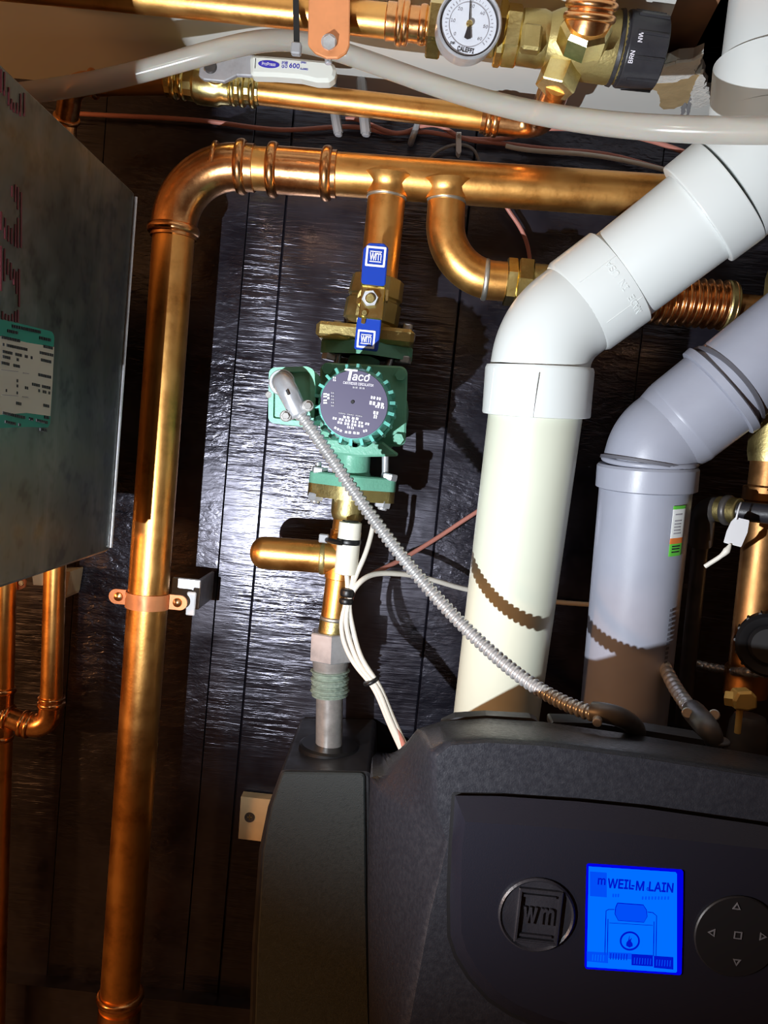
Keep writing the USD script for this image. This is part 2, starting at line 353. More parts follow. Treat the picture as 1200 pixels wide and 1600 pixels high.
put(ceiling, 'torn_edge', cpatch([(1084, 136), (1092, 118), (1098, 112), (1100, 134), (1108, 148), (1112, 158), (1100, 168), (1088, 170), (1080, 160)], CEIL-.0012, .003, .0012), M['torn'], False, label='frayed white edge of the board')
for px in ([(1064, 168), (1070, 160), (1073, 163), (1068, 182), (1063, 182)], [(1073, 166), (1078, 152), (1081, 158), (1076, 180), (1072, 181)]):
    put(ceiling, 'torn_edge', cpatch(px, CEIL-.0006, .0006, .0004), M['hook'], False, label='grey paper sliver')
jq = [PZ(x, y, CEIL+.03)[:2] for x, y in [(1075, -90), (1172, -90), (1083, 82), (1060, 92), (1034, 86), (1036, 40)]]
struct('trim_2', plate(Polygon(jq), (0, 0, CEIL+.03), X, Y, .14), M['wood'])   # joist end seen through the hole
pass
# ================================================================== copper manifold on the left and across the top
d = .10
RC = 31.5*S(250, 700, d)
t = thing('copper_pipe', 'large copper pipe rising left of the boiler, bending right across the boards with two branches', 'pipe', P(187, 1560, d))
corner = (277, 254)
v0, v1, v2 = P(160, 1790, d), P(*corner, d), P(1085, 311, d)
vbot, vtop = P(187, 1560, d), P(271, 372, d)
hL, hR = P(398, 263, d), P(1085, 311, d)
put(t, 'riser_pipe', sweep([P(185, 1585, d), vtop], RC, 40), M['copper'])
put(t, 'lower_elbow', join(sweep([P(188, 1572, d), P(168, 1760, d)], RC*1.1, 36), ring(P(188, 1556, d), vtop-vbot, (RC*1.05, RC*1.22), .010)), M['copper_press'])
el = np.vstack([[vtop], bend(vtop, v1, hL, RC*3.0, 22), [hL]])
put(t, 'elbow', sweep(el, RC*1.10, 40), M['copper_press'], 50)
put(t, 'press_ring', ring(P(271, 360, d), vtop-v1, (RC*1.1, RC*1.26), .010), M['copper_press'])
put(t, 'press_ring', ring(P(378, 261, d), hR-hL, (RC*1.1, RC*1.28), .011), M['copper_press'])
put(t, 'press_ring', ring(P(338, 259, d), hR-hL, (RC*1.08, RC*1.125), .004), M['copper_press'])
put(t, 'header_pipe', sweep([P(390, 262.5, d), hR], RC, 40), M['copper'])
put(t, 'coupling', between(P(418, 265, d), P(527, 272.5, d), [(0, RC*1.02), (.01, RC*1.1), (.99, RC*1.1), (1, RC*1.02)], 40), M['copper_press'])
put(t, 'press_ring', ring(P(427, 265.5, d), hR-hL, (RC*1.1, RC*1.28), .011), M['copper_press'])
put(t, 'press_ring', ring(P(511, 271.5, d), hR-hL, (RC*1.1, RC*1.28), .011), M['copper_press'])
def collar(px, py, qx, qy):
    a, b = P(px, py, d), P(qx, qy, d)
    prof = [(0, RC*.70), (.25, RC*.80), (.55, RC*.97), (.8, RC*1.06), (1, RC*1.08)]
    # the drawn-out collar flares along the header where it leaves it
    fl = [(0, RC*1.45), (.2, RC*1.28), (.45, RC*1.12), (.7, RC*1.07), (1, RC*1.06)]
    return between(a, b, fl, 36)
put(t, 'branch_collar', collar(607, 281, 604, 308), M['copper'])
put(t, 'branch_collar', collar(698, 289, 697, 314), M['copper'])
RB = 29.5*S(600, 350, d)
put(t, 'drop_pipe', sweep([P(605, 300, d), P(589, 462, d)], RB, 36), M['copper'])
put(t, 'solder_ring', ring(P(604, 308, d), P(604, 300, d)-P(589, 462, d), (RB*1.0, RB*1.09), .005), M['solder'])
put(t, 'solder_ring', ring(P(697, 314, d), Z, (RB*1.0, RB*1.08), .005), M['solder'])
ea, eb, ec = P(698, 306, d), P(692, 432, d), P(840, 444, d)
put(t, 'drop_elbow', sweep(np.vstack([[ea], bend(ea, eb, ec, RB*2.9, 22), [P(757, 437, d)]]), RB*np.r_[.98, np.full(23, 1.02)], 36), M['copper'], 50)
put(t, 'solder_ring', ring(P(758, 437, d), ec-eb, (RB, RB*1.1), .006), M['solder'])
put(t, 'branch_pipe', sweep([P(756, 437, d), P(800, 441, d)], RB*1.02, 36), M['copper'])
# ------------------------------------------------------------------ branch fitting and corrugated connector behind the vent
t = thing('corrugated_connector', 'corrugated copper connector with brass ends passing behind the white vent pipe', 'connector', P(1080, 476, d))
ax = P(1190, 480, d)-P(780, 438, d)
u = .676e-3
put(t, 'hex_nut', hexnut(P(789, 440, d), P(806, 441.5, d), RB*1.24, .3), M['brass'], False)
put(t, 'hex_nut', hexnut(P(806, 441, d), P(829, 444, d), RB*1.32, .55), M['brass'], False)
put(t, 'union_body', rod(P(828, 443, d), P(900, 450, d), RB*1.05), M['brass_dull'])
c0, c1 = P(985, 464, d), P(1140, 478, d); n = 13*14; kk = np.linspace(0, 1, n)
put(t, 'bellows', sweep(c0+(c1-c0)*kk[:, None], 34*u*(1+.10*np.cos(kk*2*np.pi*13)), 36), M['copper_press'], 60)
put(t, 'end_collar', between(P(1128, 477, d), P(1147, 479, d), [(0, 36*u), (.2, 38*u), (.8, 36*u), (1, 30*u)], 36), M['brass_dull'])
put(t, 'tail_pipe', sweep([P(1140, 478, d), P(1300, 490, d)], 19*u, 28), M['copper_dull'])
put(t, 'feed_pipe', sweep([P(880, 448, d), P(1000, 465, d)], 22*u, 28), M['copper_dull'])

# ================================================================== isolation valve above the pump
t = thing('isolation_valve', 'brass ball valve with a flat blue lever, between the copper branch and the green pump', 'valve', P(583, 500, d))
va, vb = P(592, 434, d), P(577, 512, d); Lv = np.linalg.norm(va-vb); k = u
put(t, 'body', between(va, vb, [(0, 34*k), (.03, 40*k), (.40, 42*k), (.43, 39*k), (.47, 39*k), (.50, 43*k), (.88, 43*k), (.92, 38*k), (1, 36*k)], 12), M['brass_dull'], 25)
put(t, 'flange', block(P(572, 526, d), (.050, .027, .0085), ch=.004), M['brass_dull'], 25)
put(t, 'bonnet', rod(P(580, 470, .12), P(579, 468, .158), .014, 24), M['brass_dull'])
put(t, 'stem', rod(P(580, 468, .15), P(578, 466, .176), .0045, 20), M['brass'])
put(t, 'hex_nut', hexnut(P(578, 466, .1655), P(578, 466, .172), .0082, .2), M['zinc'], False)
h = put(t, 'lever_plate', pxplate([(566, 438), (603, 442), (600, 470), (597, 500), (560, 496), (563, 466)], .1595, .004, .0015, .0008), M['brass'], 25)
lv = pxplate([(577, 379), (600, 380), (607, 387), (605, 410), (602, 447), (564, 443), (566, 410), (568, 388)], .166, .004, .003, .001)
put(t, 'lever_grip', lv, M['blue'], 25, 'blue vinyl upper grip with white square emblem')
put(t, 'lever_step', pxplate([(564, 436), (603, 440), (602, 449), (563, 445)], .158, .010, .001, .001), M['brass'], 25)
put(t, 'pointer_plate', pxplate([(559, 494), (596, 497), (594, 520), (590, 549), (553, 545), (557, 505)], .1565, .004, .002, .001), M['blue'], 25, 'blue lower plate with white square emblem')
put(t, 'lug', pxplate([(603, 452), (607, 453), (606, 470), (602, 470)], .152, .012, .001), M['brass'], 25)
put(t, 'lug', pxplate([(558, 465), (563, 465), (562, 474), (557, 474)], .152, .012, .001), M['brass'], 25)
put(t, 'pin', rod(P(569, 489, .155), P(569, 489, .168), .003, 16), M['brass'])
put(t, 'pin_tail', pxplate([(565, 494), (572, 495), (570, 506), (564, 505)], .1595, .003, .001), M['brass'], 25)
def emblem(px, py, dd, w, f1, f2):
    """square emblem: frame, inner field and the letters wm"""
    c = P(px, py, dd); s = S(px, py, dd)*w
    sq = lambda a: Polygon([(-a, -a), (a, -a), (a, a), (-a, a)]).buffer(a*.12)
    put(t, 'emblem_frame', plate(sq(s*.5).difference(sq(s*.39)), c, X, Z, .0006), f1, False)
    m = join(text('w', s*.52, c+V(-s*.17, 0, 0), bold=True, depth=.0006, squash=.62), text('m', s*.52, c+V(s*.16, 0, 0), bold=True, depth=.0006, squash=.62))
    put(t, 'emblem_letters', m, f1, False)
    put(t, 'emblem_bar', join(plate([(-s*.33, s*.24), (s*.33, s*.24), (s*.33, s*.30), (-s*.33, s*.30)], c, X, Z, .0006), plate([(-s*.33, -s*.31), (s*.33, -s*.31), (s*.33, -s*.25), (-s*.33, -s*.25)], c, X, Z, .0006)), f2, False)
emblem(587, 401, .170, 28, M['print_white'], M['print_white'])
emblem(572, 530, .1605, 25, M['print_white'], M['print_white'])

# ================================================================== circulator pump
FC = P(553, 632, .238); s0 = S(553, 632, .238)
pump = t = thing('circulator_pump', 'green circulator pump with finned aqua motor and a round dark nameplate', 'pump', P(545, 745, d))
PC = V(FC[0]+.002, -d, FC[2])                       # centre of the volute, on the pipe's axis
sv = .676e-3
put(t, 'volute', lathe(PC+V(0, .045, 0), -Y, [(0, .030), (.008, .042), (.02, .047), (.045, .047), (.055, .044)], 40), M['green'], 40)
q = [(506, 566), (630, 572), (637, 578), (634, 690), (628, 698), (512, 692), (500, 684), (500, 572)]
put(t, 'mounting_flange', pxplate(q, .125, .016, .008, .002), M['green'], 30)
for px, py in ((626, 586), (622, 686), (512, 576), (508, 682)):
    put(t, 'bolt', join(hexnut(P(px, py, .141), P(px, py, .148), .0062)), M['green'], False)
put(t, 'volute_shelf', pxplate([(500, 684), (598, 690), (610, 700), (628, 713), (560, 714), (516, 708)], .12, .034, .002, .002), M['green'], 30)
up0, up1 = P(573, 552, d), P(556, 590, d)
put(t, 'neck', rod(P(572, 556, d), P(556, 600, d), 24*sv), M['green'])
put(t, 'neck', between(P(552, 690, d), P(549, 748, d), [(0, 32*sv), (.3, 28*sv), (.8, 28*sv), (1, 33*sv)], 32), M['green'])
def oval(w, h):
    a = Point(0, 0).buffer(h, quad_segs=12)
    return a.union(Point(-w+.013, 0).buffer(.013)).union(Point(w-.013, 0).buffer(.013)).convex_hull
def flange(px, py, hw, dep, th):
    c = P(px, py, d)-Z*th/2
    return plate(oval(hw, dep), c, X, Y, th, .0015)
put(t, 'flange', flange(573, 548, .048, .030, .014), M['green'], 30)
put(t, 'flange', flange(551, 752, .046, .030, .014), M['green'], 30)
# motor can, back ring and cooling fins
put(t, 'motor_can', lathe(V(FC[0], -.139, FC[2]), -Y, [(0, 58*s0), (.05, 60*s0), (.082, 59.5*s0), (.092, 57*s0), (.098, 53.5*s0), (.0985, 46*s0)], 56), M['aqua'], 40)
put(t, 'back_ring', lathe(V(FC[0], -.139, FC[2]), -Y, [(0, 60*s0), (.014, 64*s0), (.020, 60*s0)], 48), M['aqua'], 40)
for k in range(22):
    a = 2*math.pi*(k+.5)/22; er = V(math.cos(a), 0, math.sin(a)); et = V(-math.sin(a), 0, math.cos(a))
    r0, r1 = 50*s0, 66.5*s0
    prof = [(r0, 0), (r1*.985, 0), (r1, .006), (r1, .066), (r1*.97, .079), (r0*1.07, .0835), (r0, .0835)]
    put(t, 'fin', plate([(r, y) for r, y in prof], V(FC[0], -.152, FC[2])+et*.0014, er, -Y, .0028, .0004), M['aqua'], 25)
np_ = put(t, 'nameplate', lathe(V(FC[0], -.2368, FC[2]), -Y, [(0, 53*s0), (.0012, 53*s0), (.0016, 52.4*s0)], 64), M['nameplate'], 30)
fy = .2386
def fp(px, py): q = P(px, py, fy); return V(q[0], -fy, q[2])
put(np_, 'centre_screw', rod(fp(551, 628), fp(551, 628)-Y*.0008, .0016, 16), M['black'])
def lettering(parent, s, px, py, h, mat=None, bold=True, shear=0., squash=1., dd=None, name='lettering', ux=X, uz=Z):
    c = P(px, py, dd) if dd else fp(px, py)
    return put(parent, name, text(s, h, c, ux, uz, bold=bold, shear=shear, squash=squash), mat or M['print_white'], False)
def bar(px, py, w, h, rot=0):
    c = fp(px, py); a = math.radians(rot); ux = V(math.cos(a), 0, math.sin(a)); uz = V(-math.sin(a), 0, math.cos(a))
    return plate(Polygon([(-w/2, -h/2), (w/2, -h/2), (w/2, h/2), (-w/2, h/2)]).buffer(h*.2), c, ux, uz, .0004)
lettering(np_, 'T', 548, 586, .0096, shear=.12, squash=1.45)
lettering(np_, 'aco', 564, 590.5, .0068, shear=.15, squash=.95)
lettering(np_, '®', 577, 586, .0022)
lettering(np_, 'CARTRIDGE CIRCULATOR', 560, 600, .0022, squash=.70)
def smudge(px, py, w, h, rot=0, words=3):
    """a row of print too small to read, word by word"""
    a = math.radians(rot); L = w*s0; n = words; out = []
    for k in range(n):
        o = (k+.5)/n*L-L/2; c = fp(px, py)+V(math.cos(a), 0, math.sin(a))*o
        q = V(math.cos(a), 0, math.sin(a)); z = V(-math.sin(a), 0, math.cos(a))
        ww = L/n*(.72+.2*rng.random()); hh = h*s0
        for j in range(max(2, int(ww/hh/1.1))):
            m = max(2, int(ww/hh/1.1)); b = ww/m
            x0 = -ww/2+j*b
            out.append(plate([(x0, -hh/2), (x0+b*.72, -hh/2), (x0+b*.72, hh/2*(.6+.4*rng.random())), (x0, hh/2)], c, q, z, .0004))
    return join(out)
put(np_, 'small_print', join(smudge(561, 606, 22, 3, 0, 2)), M['print_grey'], False)
put(np_, 'small_print', join(smudge(523, 590, 7, 3, 0, 1), smudge(523, 594, 7, 3, 0, 1)), M['print_white'], False)
put(np_, 'small_print', join(smudge(508, 622, 20, 6, 97, 2), smudge(513, 619, 12, 4, 97, 1)), M['print_white'], False)
put(np_, 'small_print', join(*[smudge(520, 614+i*5, 6, 2.4, 0, 1) for i in range(5)]), M['print_grey'], False)
put(np_, 'small_print', join(smudge(588, 622, 18, 5, -4, 2), smudge(589, 631, 26, 6, -4, 2), smudge(594, 636, 16, 4, -4, 2)), M['print_white'], False)
put(np_, 'certification_mark', join(smudge(588, 645, 12, 5, -4, 1), smudge(587, 651, 8, 6, -4, 1)), M['print_white'], False)
put(np_, 'small_print', join(smudge(548, 648, 40, 2, -3, 3)), M['print_grey'], False)
put(np_, 'small_print', join(smudge(549, 653, 28, 4, -3, 2), smudge(549, 658, 62, 4, -4, 6), smudge(548, 663, 44, 4, -4, 4), smudge(548, 668, 12, 4, -4, 2)), M['print_white'], False)
put(np_, 'small_print', join(smudge(529, 671, 18, 4, -22, 1), smudge(551, 676, 26, 4, 0, 2), smudge(571, 673, 10, 4, 18, 1)), M['print_white'], False)
# wiring box beside the motor
jb = [(424, 575), (480, 573), (492, 578), (494, 625), (490, 668), (424, 661), (420, 655), (421, 582)]
put(t, 'wiring_box', pxplate(jb, .165, .055, .007, .003), M['box_green'], 30, 'square wiring box with rounded corners')
q = PP([(x, y, .22) for x, y in jb])[:, [0, 2]]
outer = rounded(q, .006)
put(t, 'box_rim', plate(outer.difference(outer.buffer(-.0045)), (0, -.2195, 0), X, Z, .004, 0), M['box_green'], 30)
for px, py in ((420, 617), (478, 633)):
    put(t, 'cover_screw', rod(P(px, py, .217), P(px, py, .224), .0032, 16), M['steel'])
for px, py, qx, qy in ((530, 548, 525, 575), (612, 556, 602, 580), (602, 708, 602, 742), (497, 722, 497, 742)):
    put(t, 'stud', rod(P(px, py, .104), P(qx, qy, .104), .0036, 14), M['zinc'])

# ------------------------------------------------------------------ flange bolts, two at the top and two at the bottom
def flange_bolt(head, nut, tip, label, hr=.0088):
    a, b, c = P(*head, .105), P(*nut, .105), P(*tip, .105)
    ax = unit(c-a)
    b_ = thing('flange_bolt', label, 'bolt', a)
    put(b_, 'shank', rod(a, c, .0052, 18), M['zinc'])
    put(b_, 'head', hexnut(a-ax*.0035, a+ax*.0035, hr, .2), M['zinc'], False)
    put(b_, 'nut', hexnut(b-ax*.004, b+ax*.004, hr, .4), M['zinc'], False)
flange_bolt((630, 562), (637, 526), (638, 507), 'zinc bolt through the right ear of the flange above the pump')
flange_bolt((516, 558), (527, 512), (529, 502), 'zinc bolt through the left ear of the flange above the pump')
flange_bolt((608, 745), (598, 787), (597, 797), 'zinc bolt through the right ear of the flange below the pump')
flange_bolt((500, 735), (493, 776), (492, 786), 'zinc bolt through the left ear of the flange below the pump')

# ================================================================== riser between the pump and the boiler
t = thing('copper_riser', 'copper riser with a capped side stub, steel union and nipple between pump flange and boiler', 'pipe', P(514, 1168, d))
put(t, 'brass_flange', flange(549, 769, .046, .030, .015), M['brass_dull'], 30)
put(t, 'flange_neck', between(P(546, 775, d), P(543, 812, d), [(0, 27*sv), (.7, 27*sv), (.9, 25*sv), (1, 22*sv)], 32), M['brass_dull'])
RR = 21.5*sv
put(t, 'riser_pipe', sweep([P(543, 805, d), P(520, 985, d)], RR, 32), M['copper'])
put(t, 'tee', between(P(541, 828, d), P(531, 905, d), [(0, RR), (.02, RR*1.14), (.98, RR*1.14), (1, RR)], 32), M['copper'])
ca, cb = P(391, 862, d), P(535, 872, d); L = np.linalg.norm(cb-ca); RS = 26*sv
put(t, 'stub', lathe(ca, cb-ca, [(RS*(1-math.cos(q))*.85, RS*math.sin(q)*.985+1e-5) for q in np.linspace(0, math.pi/2, 9)] + [(L, RS)], 36), M['copper'], 40, 'dead-end stub with a domed cap')
put(t, 'stub_joint', ring(P(505, 871, d), cb-ca, (RS, RS*1.04), .006), M['brass_dull'])
put(t, 'solder_ring', ring(P(523, 966, d), Z, (RR, RR*1.1), .005), M['solder'])
put(t, 'union_tail', between(P(522, 966, d), P(520, 992, d), [(0, RR*1.04), (.9, RR*1.1), (1, RR*1.3)], 32), M['brass_dull'])
put(t, 'union_nut', hexnut(P(519, 986, d), P(517, 1030, d), 37*sv, .45), M['zinc'], False, 'hexagonal steel union nut')
put(t, 'union_ring', between(P(517, 1028, d), P(516, 1050, d), [(0, 30*sv), (.3, 29*sv), (.9, 27*sv), (1, 26*sv)], 32), M['steel'])
hb = P(516, 1046, d), P(515, 1086, d); kk = np.linspace(0, 1, 50)
put(t, 'sealant', sweep(hb[0]+(hb[1]-hb[0])*kk[:, None], sv*(28+2.2*np.sin(kk*40)+1.5*np.sin(kk*17+1)), 32), M['green_sealant'], 60, 'grey green pipe sealant oozing from the threads')
put(t, 'nipple', sweep([P(515, 1080, d), P(514, 1178, d)], 21.5*sv, 32), M['steel'])

# ------------------------------------------------------------------ clip-on sensor
t = thing('temperature_sensor', 'white cylindrical strap-on temperature sensor tied to the copper riser', 'sensor', P(541, 897, .14))
a, b = P(548, 815, .138), P(540, 897, .138); ss = S(545, 855, .138)
put(t, 'body', between(a, b, [(0, 14*ss), (.015, 17.6*ss), (.5, 18.2*ss), (.985, 18*ss), (1, 16*ss)], 32), M['sensor'])
put(t, 'cap', between(a+Z*.001, a-Z*.001, [(0, 12*ss), (1, 15*ss)], 24), M['black_soft'])
c = P(545, 846, .138)
put(t, 'strap', ring(c, b-a, (18.2*ss, 19.4*ss), .0055), M['black'])
put(t, 'strap_clasp', block(P(506, 841, .125), (.0050, .004, .0045), ch=.001), M['hook'], 25)
put(t, 'strap_band', sweep(spline(PP([(510, 843, .124), (520, 846, .142), (534, 848, .152)]), 12), .0028, 10), M['black'], 50)
# ================================================================== armoured cable from the pump to the boiler
t = thing('armoured_cable', 'ribbed metal cable looping from the pump wiring box down to the boiler top', 'cable', P(935, 1112, .36))
ctrl = PP([(464, 640, .246), (500, 690, .246), (559, 776, .247), (620, 859, .254), (690, 942, .265), (762, 1014, .285), (832, 1070, .315), (895, 1104, .345), (940, 1119, .36)])
p = spline(ctrl, 76*8); kk = np.arange(len(p))/8
w = (kk*1.0) % 1
rib = np.where(w < .72, 1+.17*np.sin(np.pi*np.clip(w/.72, 0, 1)), .84)
put(t, 'armour', sweep(p, .0053*rib, 18), M['conduit'], 50)
r = 16.5*S(450, 610, .248)
bp = np.vstack([[P(441, 597, .218), P(441, 597, .229)], bend(P(441, 597, .229), P(443, 598, .251), P(468, 646, .247), .012, 10), [P(466, 644, .246)]])
put(t, 'angle_connector', sweep(bp, r*np.r_[1.05, np.full(len(bp)-2, 1.0), .92], 28), M['zinc'], 50, 'stamped steel angle connector at the pump')
put(t, 'connector_slot', pxplate([(446, 609), (449, 609), (452, 617), (449, 618)], .2603, .0006, .0005), M['black'], False)
put(t, 'flange_ring', lathe(P(441, 598, .2205), -Y, [(0, r*1.25), (.003, r*1.3), (.004, r*1.2)], 28), M['zinc'])
for px, py in ((481, 634), (446, 650)):
    put(t, 'clamp_screw', join(rod(P(px, py, .239), P(px, py, .254), .0050, 16), rod(P(px, py, .253), P(px, py, .257), .0034, 6)), M['steel'])
put(t, 'clamp_bar', sweep(PP([(481, 634, .245), (464, 644, .249), (446, 651, .245)]), .0048, 12), M['zinc'])
e = PP([(928, 1112, .365), (955, 1116, .37), (985, 1130, .36), (992, 1152, .34)])
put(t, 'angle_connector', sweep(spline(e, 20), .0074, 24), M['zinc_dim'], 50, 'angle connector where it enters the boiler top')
put(t, 'clamp_screw', rod(P(934, 1122, .372), P(933, 1130, .380), .0034, 12), M['steel'])

# ================================================================== white plastic vent
R3 = .0440
t = thing('white_vent_pipe', 'wide white plastic vent pipe rising from the boiler, angled into the ceiling hole', 'pipe', P(772, 1150, .15))
A0, A1 = P(769, 1165, .135), P(837, 640, .192)
put(t, 'lower_pipe', sweep([A0, A1], R3*.985, 56), M['pvc'])
vax = unit(A1-A0)
E0, E1 = P(837, 650, .192), P(843, 572, .196)
put(t, 'lower_hub', between(E0, E1, [(0, R3*1.03), (.015, R3*1.115), (.04, R3*1.13), (.93, R3*1.13), (1, R3*1.10)], 56), M['pvc_fit'])
B0, B1 = P(905, 480, .192), P(977, 427, .198)
el = np.vstack([[P(842.5, 578, .196)], bend(E1, P(854, 520, .198), B0, R3*1.35, 18), [B0]])
put(t, 'elbow', sweep(el, R3*1.03, 56), M['pvc_fit'], 60, 'bend of the lower elbow')
put(t, 'upper_hub', between(P(899, 484, .190), P(971, 431, .197), [(0, R3*1.0), (.02, R3*1.05), (.10, R3*1.10), (.95, R3*1.10), (1, R3*1.03)], 56), M['pvc_fit'])
C0, C1 = P(955, 444, .196), P(1110, 325, .232)
put(t, 'angled_pipe', sweep([C0, C1], R3, 56), M['pvc_fit'])
G0, G1 = P(1089, 337, .226), P(1140, 297, .236)
put(t, 'lower_hub', between(G0, G1, [(0, R3*1.04), (.02, R3*1.13), (.06, R3*1.15), (.97, R3*1.15), (1, R3*1.14)], 56), M['pvc_fit'])
top0, top1 = P(1205, 190, .245), P(1216, 95, .245)
el2 = np.vstack([[G1], bend(G1, P(1196, 254, .245), top0, R3*1.2, 16), [top0]])
put(t, 'elbow', sweep(el2, R3*1.137, 56), M['pvc_fit'], 60, 'bend of the upper elbow')
put(t, 'upper_hub', between(P(1205, 190, .245), P(1214, 95, .245), [(0, R3*1.02), (.04, R3*1.13), (.95, R3*1.13), (1, R3*1.04)], 56), M['pvc_fit'])
put(t, 'top_pipe', sweep([P(1213, 105, .245), P(1213, 105, .245)+Z*.33], R3, 56), M['pvc_fit'])
# raised lettering and parting lines of the fittings
pa = unit(P(971, 431, .197)-P(899, 484, .190)); 
def on_tube(o, ax, ang, r, h):
    """point and tangent frame on a tube's surface: ang turns from the camera-facing side"""
    ax = unit(ax); f = unit((EYE-o) - ax*((EYE-o) @ ax)); s_ = np.cross(ax, f)
    nrm = f*math.cos(ang)+s_*math.sin(ang); tan = -f*math.sin(ang)+s_*math.cos(ang)
    return o+nrm*r+ax*h, nrm, tan
def tube_text(word, o, ax, r, h, a0, step, size, mat, parent, name, bold=False, flip=1):
    ms = []
    for i, ch in enumerate(word):
        if ch == ' ': continue
        q, nrm, tan = on_tube(o, ax, a0+flip*step*i, r, h)
        ux = tan*flip; uy = np.cross(nrm, ux)
        ms.append(text(ch, size, q, ux, uy, depth=.0006, bold=bold))
    put(parent, name, join(ms), mat, False)
hubc = P(899, 484, .190)
tube_text('MADE IN USA', hubc, pa, R3*1.10-.0002, .038, .75, .105, .0055, M['pvc_fit'], t, 'raised_lettering', flip=-1)
for pa_, o_, h0, h1, ang, rr in ((vax, E0, .003, .042, -.05, R3*1.13), (vax, E0, .003, .042, -1.0, R3*1.13), (pa, hubc, .010, .046, .55, R3*1.10), (pa, hubc, .010, .046, -.35, R3*1.10)):
    q0, nr, tn = on_tube(o_, pa_, ang, rr, h0); q1 = q0+unit(pa_)*(h1-h0)
    put(t, 'parting_line', sweep([q0, q1], .0004, 8), M['pvc_fit'])

# ================================================================== grey plastic vent
t = thing('grey_vent_pipe', 'wide grey plastic vent pipe with a green and orange sticker, angled up to the right', 'pipe', P(968, 1165, .13))
R4 = .0435
A0, A1 = P(968, 1175, .125), P(1010, 745, .165)
put(t, 'lower_pipe', sweep([A0, A1], R4, 56), M['grey_pvc'])
put(t, 'lower_hub', between(P(1009, 764, .165), P(1012, 726, .167), [(0, R4*1.03), (.05, R4*1.09), (.9, R4*1.09), (1, R4*1.05)], 56), M['grey_pvc'])
put(t, 'rubber_seal', between(P(1012, 727, .167), P(1013, 722, .167), [(0, R4*1.04), (1, R4*1.04)], 56), M['grey_dark'])
put(t, 'socket_lip', ring(P(1015, 719, .167), A1-A0, (R4*.99, R4*1.045), .006), M['grey_pvc'])
h0, h1 = P(1045, 674, .170), P(1131, 606, .182)
el = np.vstack([[P(1013, 724, .167)], bend(P(1013, 724, .167), P(1022, 692, .170), h0, R4*.75, 16), [h0]])
put(t, 'elbow', sweep(el, R4*.98, 56), M['grey_pvc'], 60)
put(t, 'elbow_shoulder', between(P(1044, 675, .170), P(1066, 658, .172), [(0, R4*.98), (.8, R4*1.04), (1, R4*1.04)], 56), M['grey_pvc'])
put(t, 'upper_hub', between(P(1060, 662, .172), P(1120, 615, .181), [(0, R4*1.0), (.1, R4*1.04), (1, R4*1.04)], 56), M['grey_pvc'])
ax = h1-h0
put(t, 'hub_lip', between(P(1119, 616, .181), P(1133, 605, .183), [(0, R4*1.04), (.15, R4*1.13), (.85, R4*1.14), (1, R4*1.08)], 56), M['grey_pvc'])
put(t, 'rubber_seal', between(P(1132, 606, .183), P(1137, 602, .183), [(0, R4*1.07), (1, R4*1.07)], 56), M['grey_dark'])
put(t, 'angled_pipe', sweep([P(1125, 611, .182), P(1125, 611, .182)+(P(1420, 380, .23)-P(1125, 611, .182))*2.1], R4*.995, 56), M['grey_pvc'])
gx = unit(A1-A0)
def wrap(parent, name, o, ax, r, h0, h1, a0, a1, mat, label=None, n=8, th=.0005):
    """a sheet stuck round a pipe"""
    g = [[on_tube(o, ax, a, r, h)[0] for a in np.linspace(a0, a1, n)] for h in (h0, h1)]
    g2 = [[on_tube(o, ax, a, r+th, h)[0] for a in np.linspace(a0, a1, n)] for h in (h0, h1)]
    v = np.vstack(g+g2); f = []
    for i in range(n-1):
        f += [[2*n+i, 2*n+i+1, 3*n+i+1], [2*n+i, 3*n+i+1, 3*n+i]]
    m = mesh_of(v, f)
    if (m.face_normals.mean(0) @ (EYE-o)) < 0: m.invert()
    rim = []
    idx = list(range(n)) + list(range(2*n-1, n-1, -1))
    for i in range(len(idx)):
        a, b = idx[i], idx[(i+1) % len(idx)]
        rim += [[a, b, b+2*n], [a, b+2*n, a+2*n]]
    return put(parent, name, mesh_of(v, np.vstack([m.faces, rim])), mat, True, label)
so = P(1005, 812, .160)
hh = .0225
a0, a1 = .62, .98
if (on_tube(so, gx, .8, R4, 0)[0]-so) @ X < 0: a0, a1 = -a1, -a0
sg = 1 if a0 > 0 else -1
am = abs(a0) if sg > 0 else abs(a1)
lo, hi = (.62*sg, .98*sg)
wrap(t, 'sticker_band', so, gx, R4+.0001, hh-.003, hh, lo, hi, M['stick_green'])
wrap(t, 'sticker_panel', so, gx, R4+.0001, -.008, hh-.003, lo, hi, M['stick_white'], 'white panel with small print')
wrap(t, 'sticker_band', so, gx, R4+.0001, -.0135, -.008, lo, hi, M['stick_orange'], 'orange band')
wrap(t, 'sticker_band', so, gx, R4+.0001, -.0255, -.0135, lo, hi, M['stick_green'], 'green band with small print')
for k, h in enumerate((.014, .008, .005, .002, -.001, -.004, -.0165, -.019, -.022)):
    wrap(t, 'sticker_print', so, gx, R4+.0007, h, h+.0012, lo+sg*.06, hi-sg*(.06+.1*rng.random()), M['print_grey'] if h > -.01 else M['print_black'], n=5, th=.0002)
tube_text('CPVC', P(988, 985, .141), gx, R4+.0002, 0, sg*.95, 0, .001, M['grey_dark'], t, 'marking') if False else None
for k in range(14):                                      # printed line along the pipe, too worn to read
    o_ = P(985, 1030, .140)
    wrap(t, 'pipe_print', o_, gx, R4+.0001, .002+k*.0048, .002+k*.0048+.0028, sg*.80, sg*(.88+.04*rng.random()), M['grey_dark'], n=4, th=.0001)

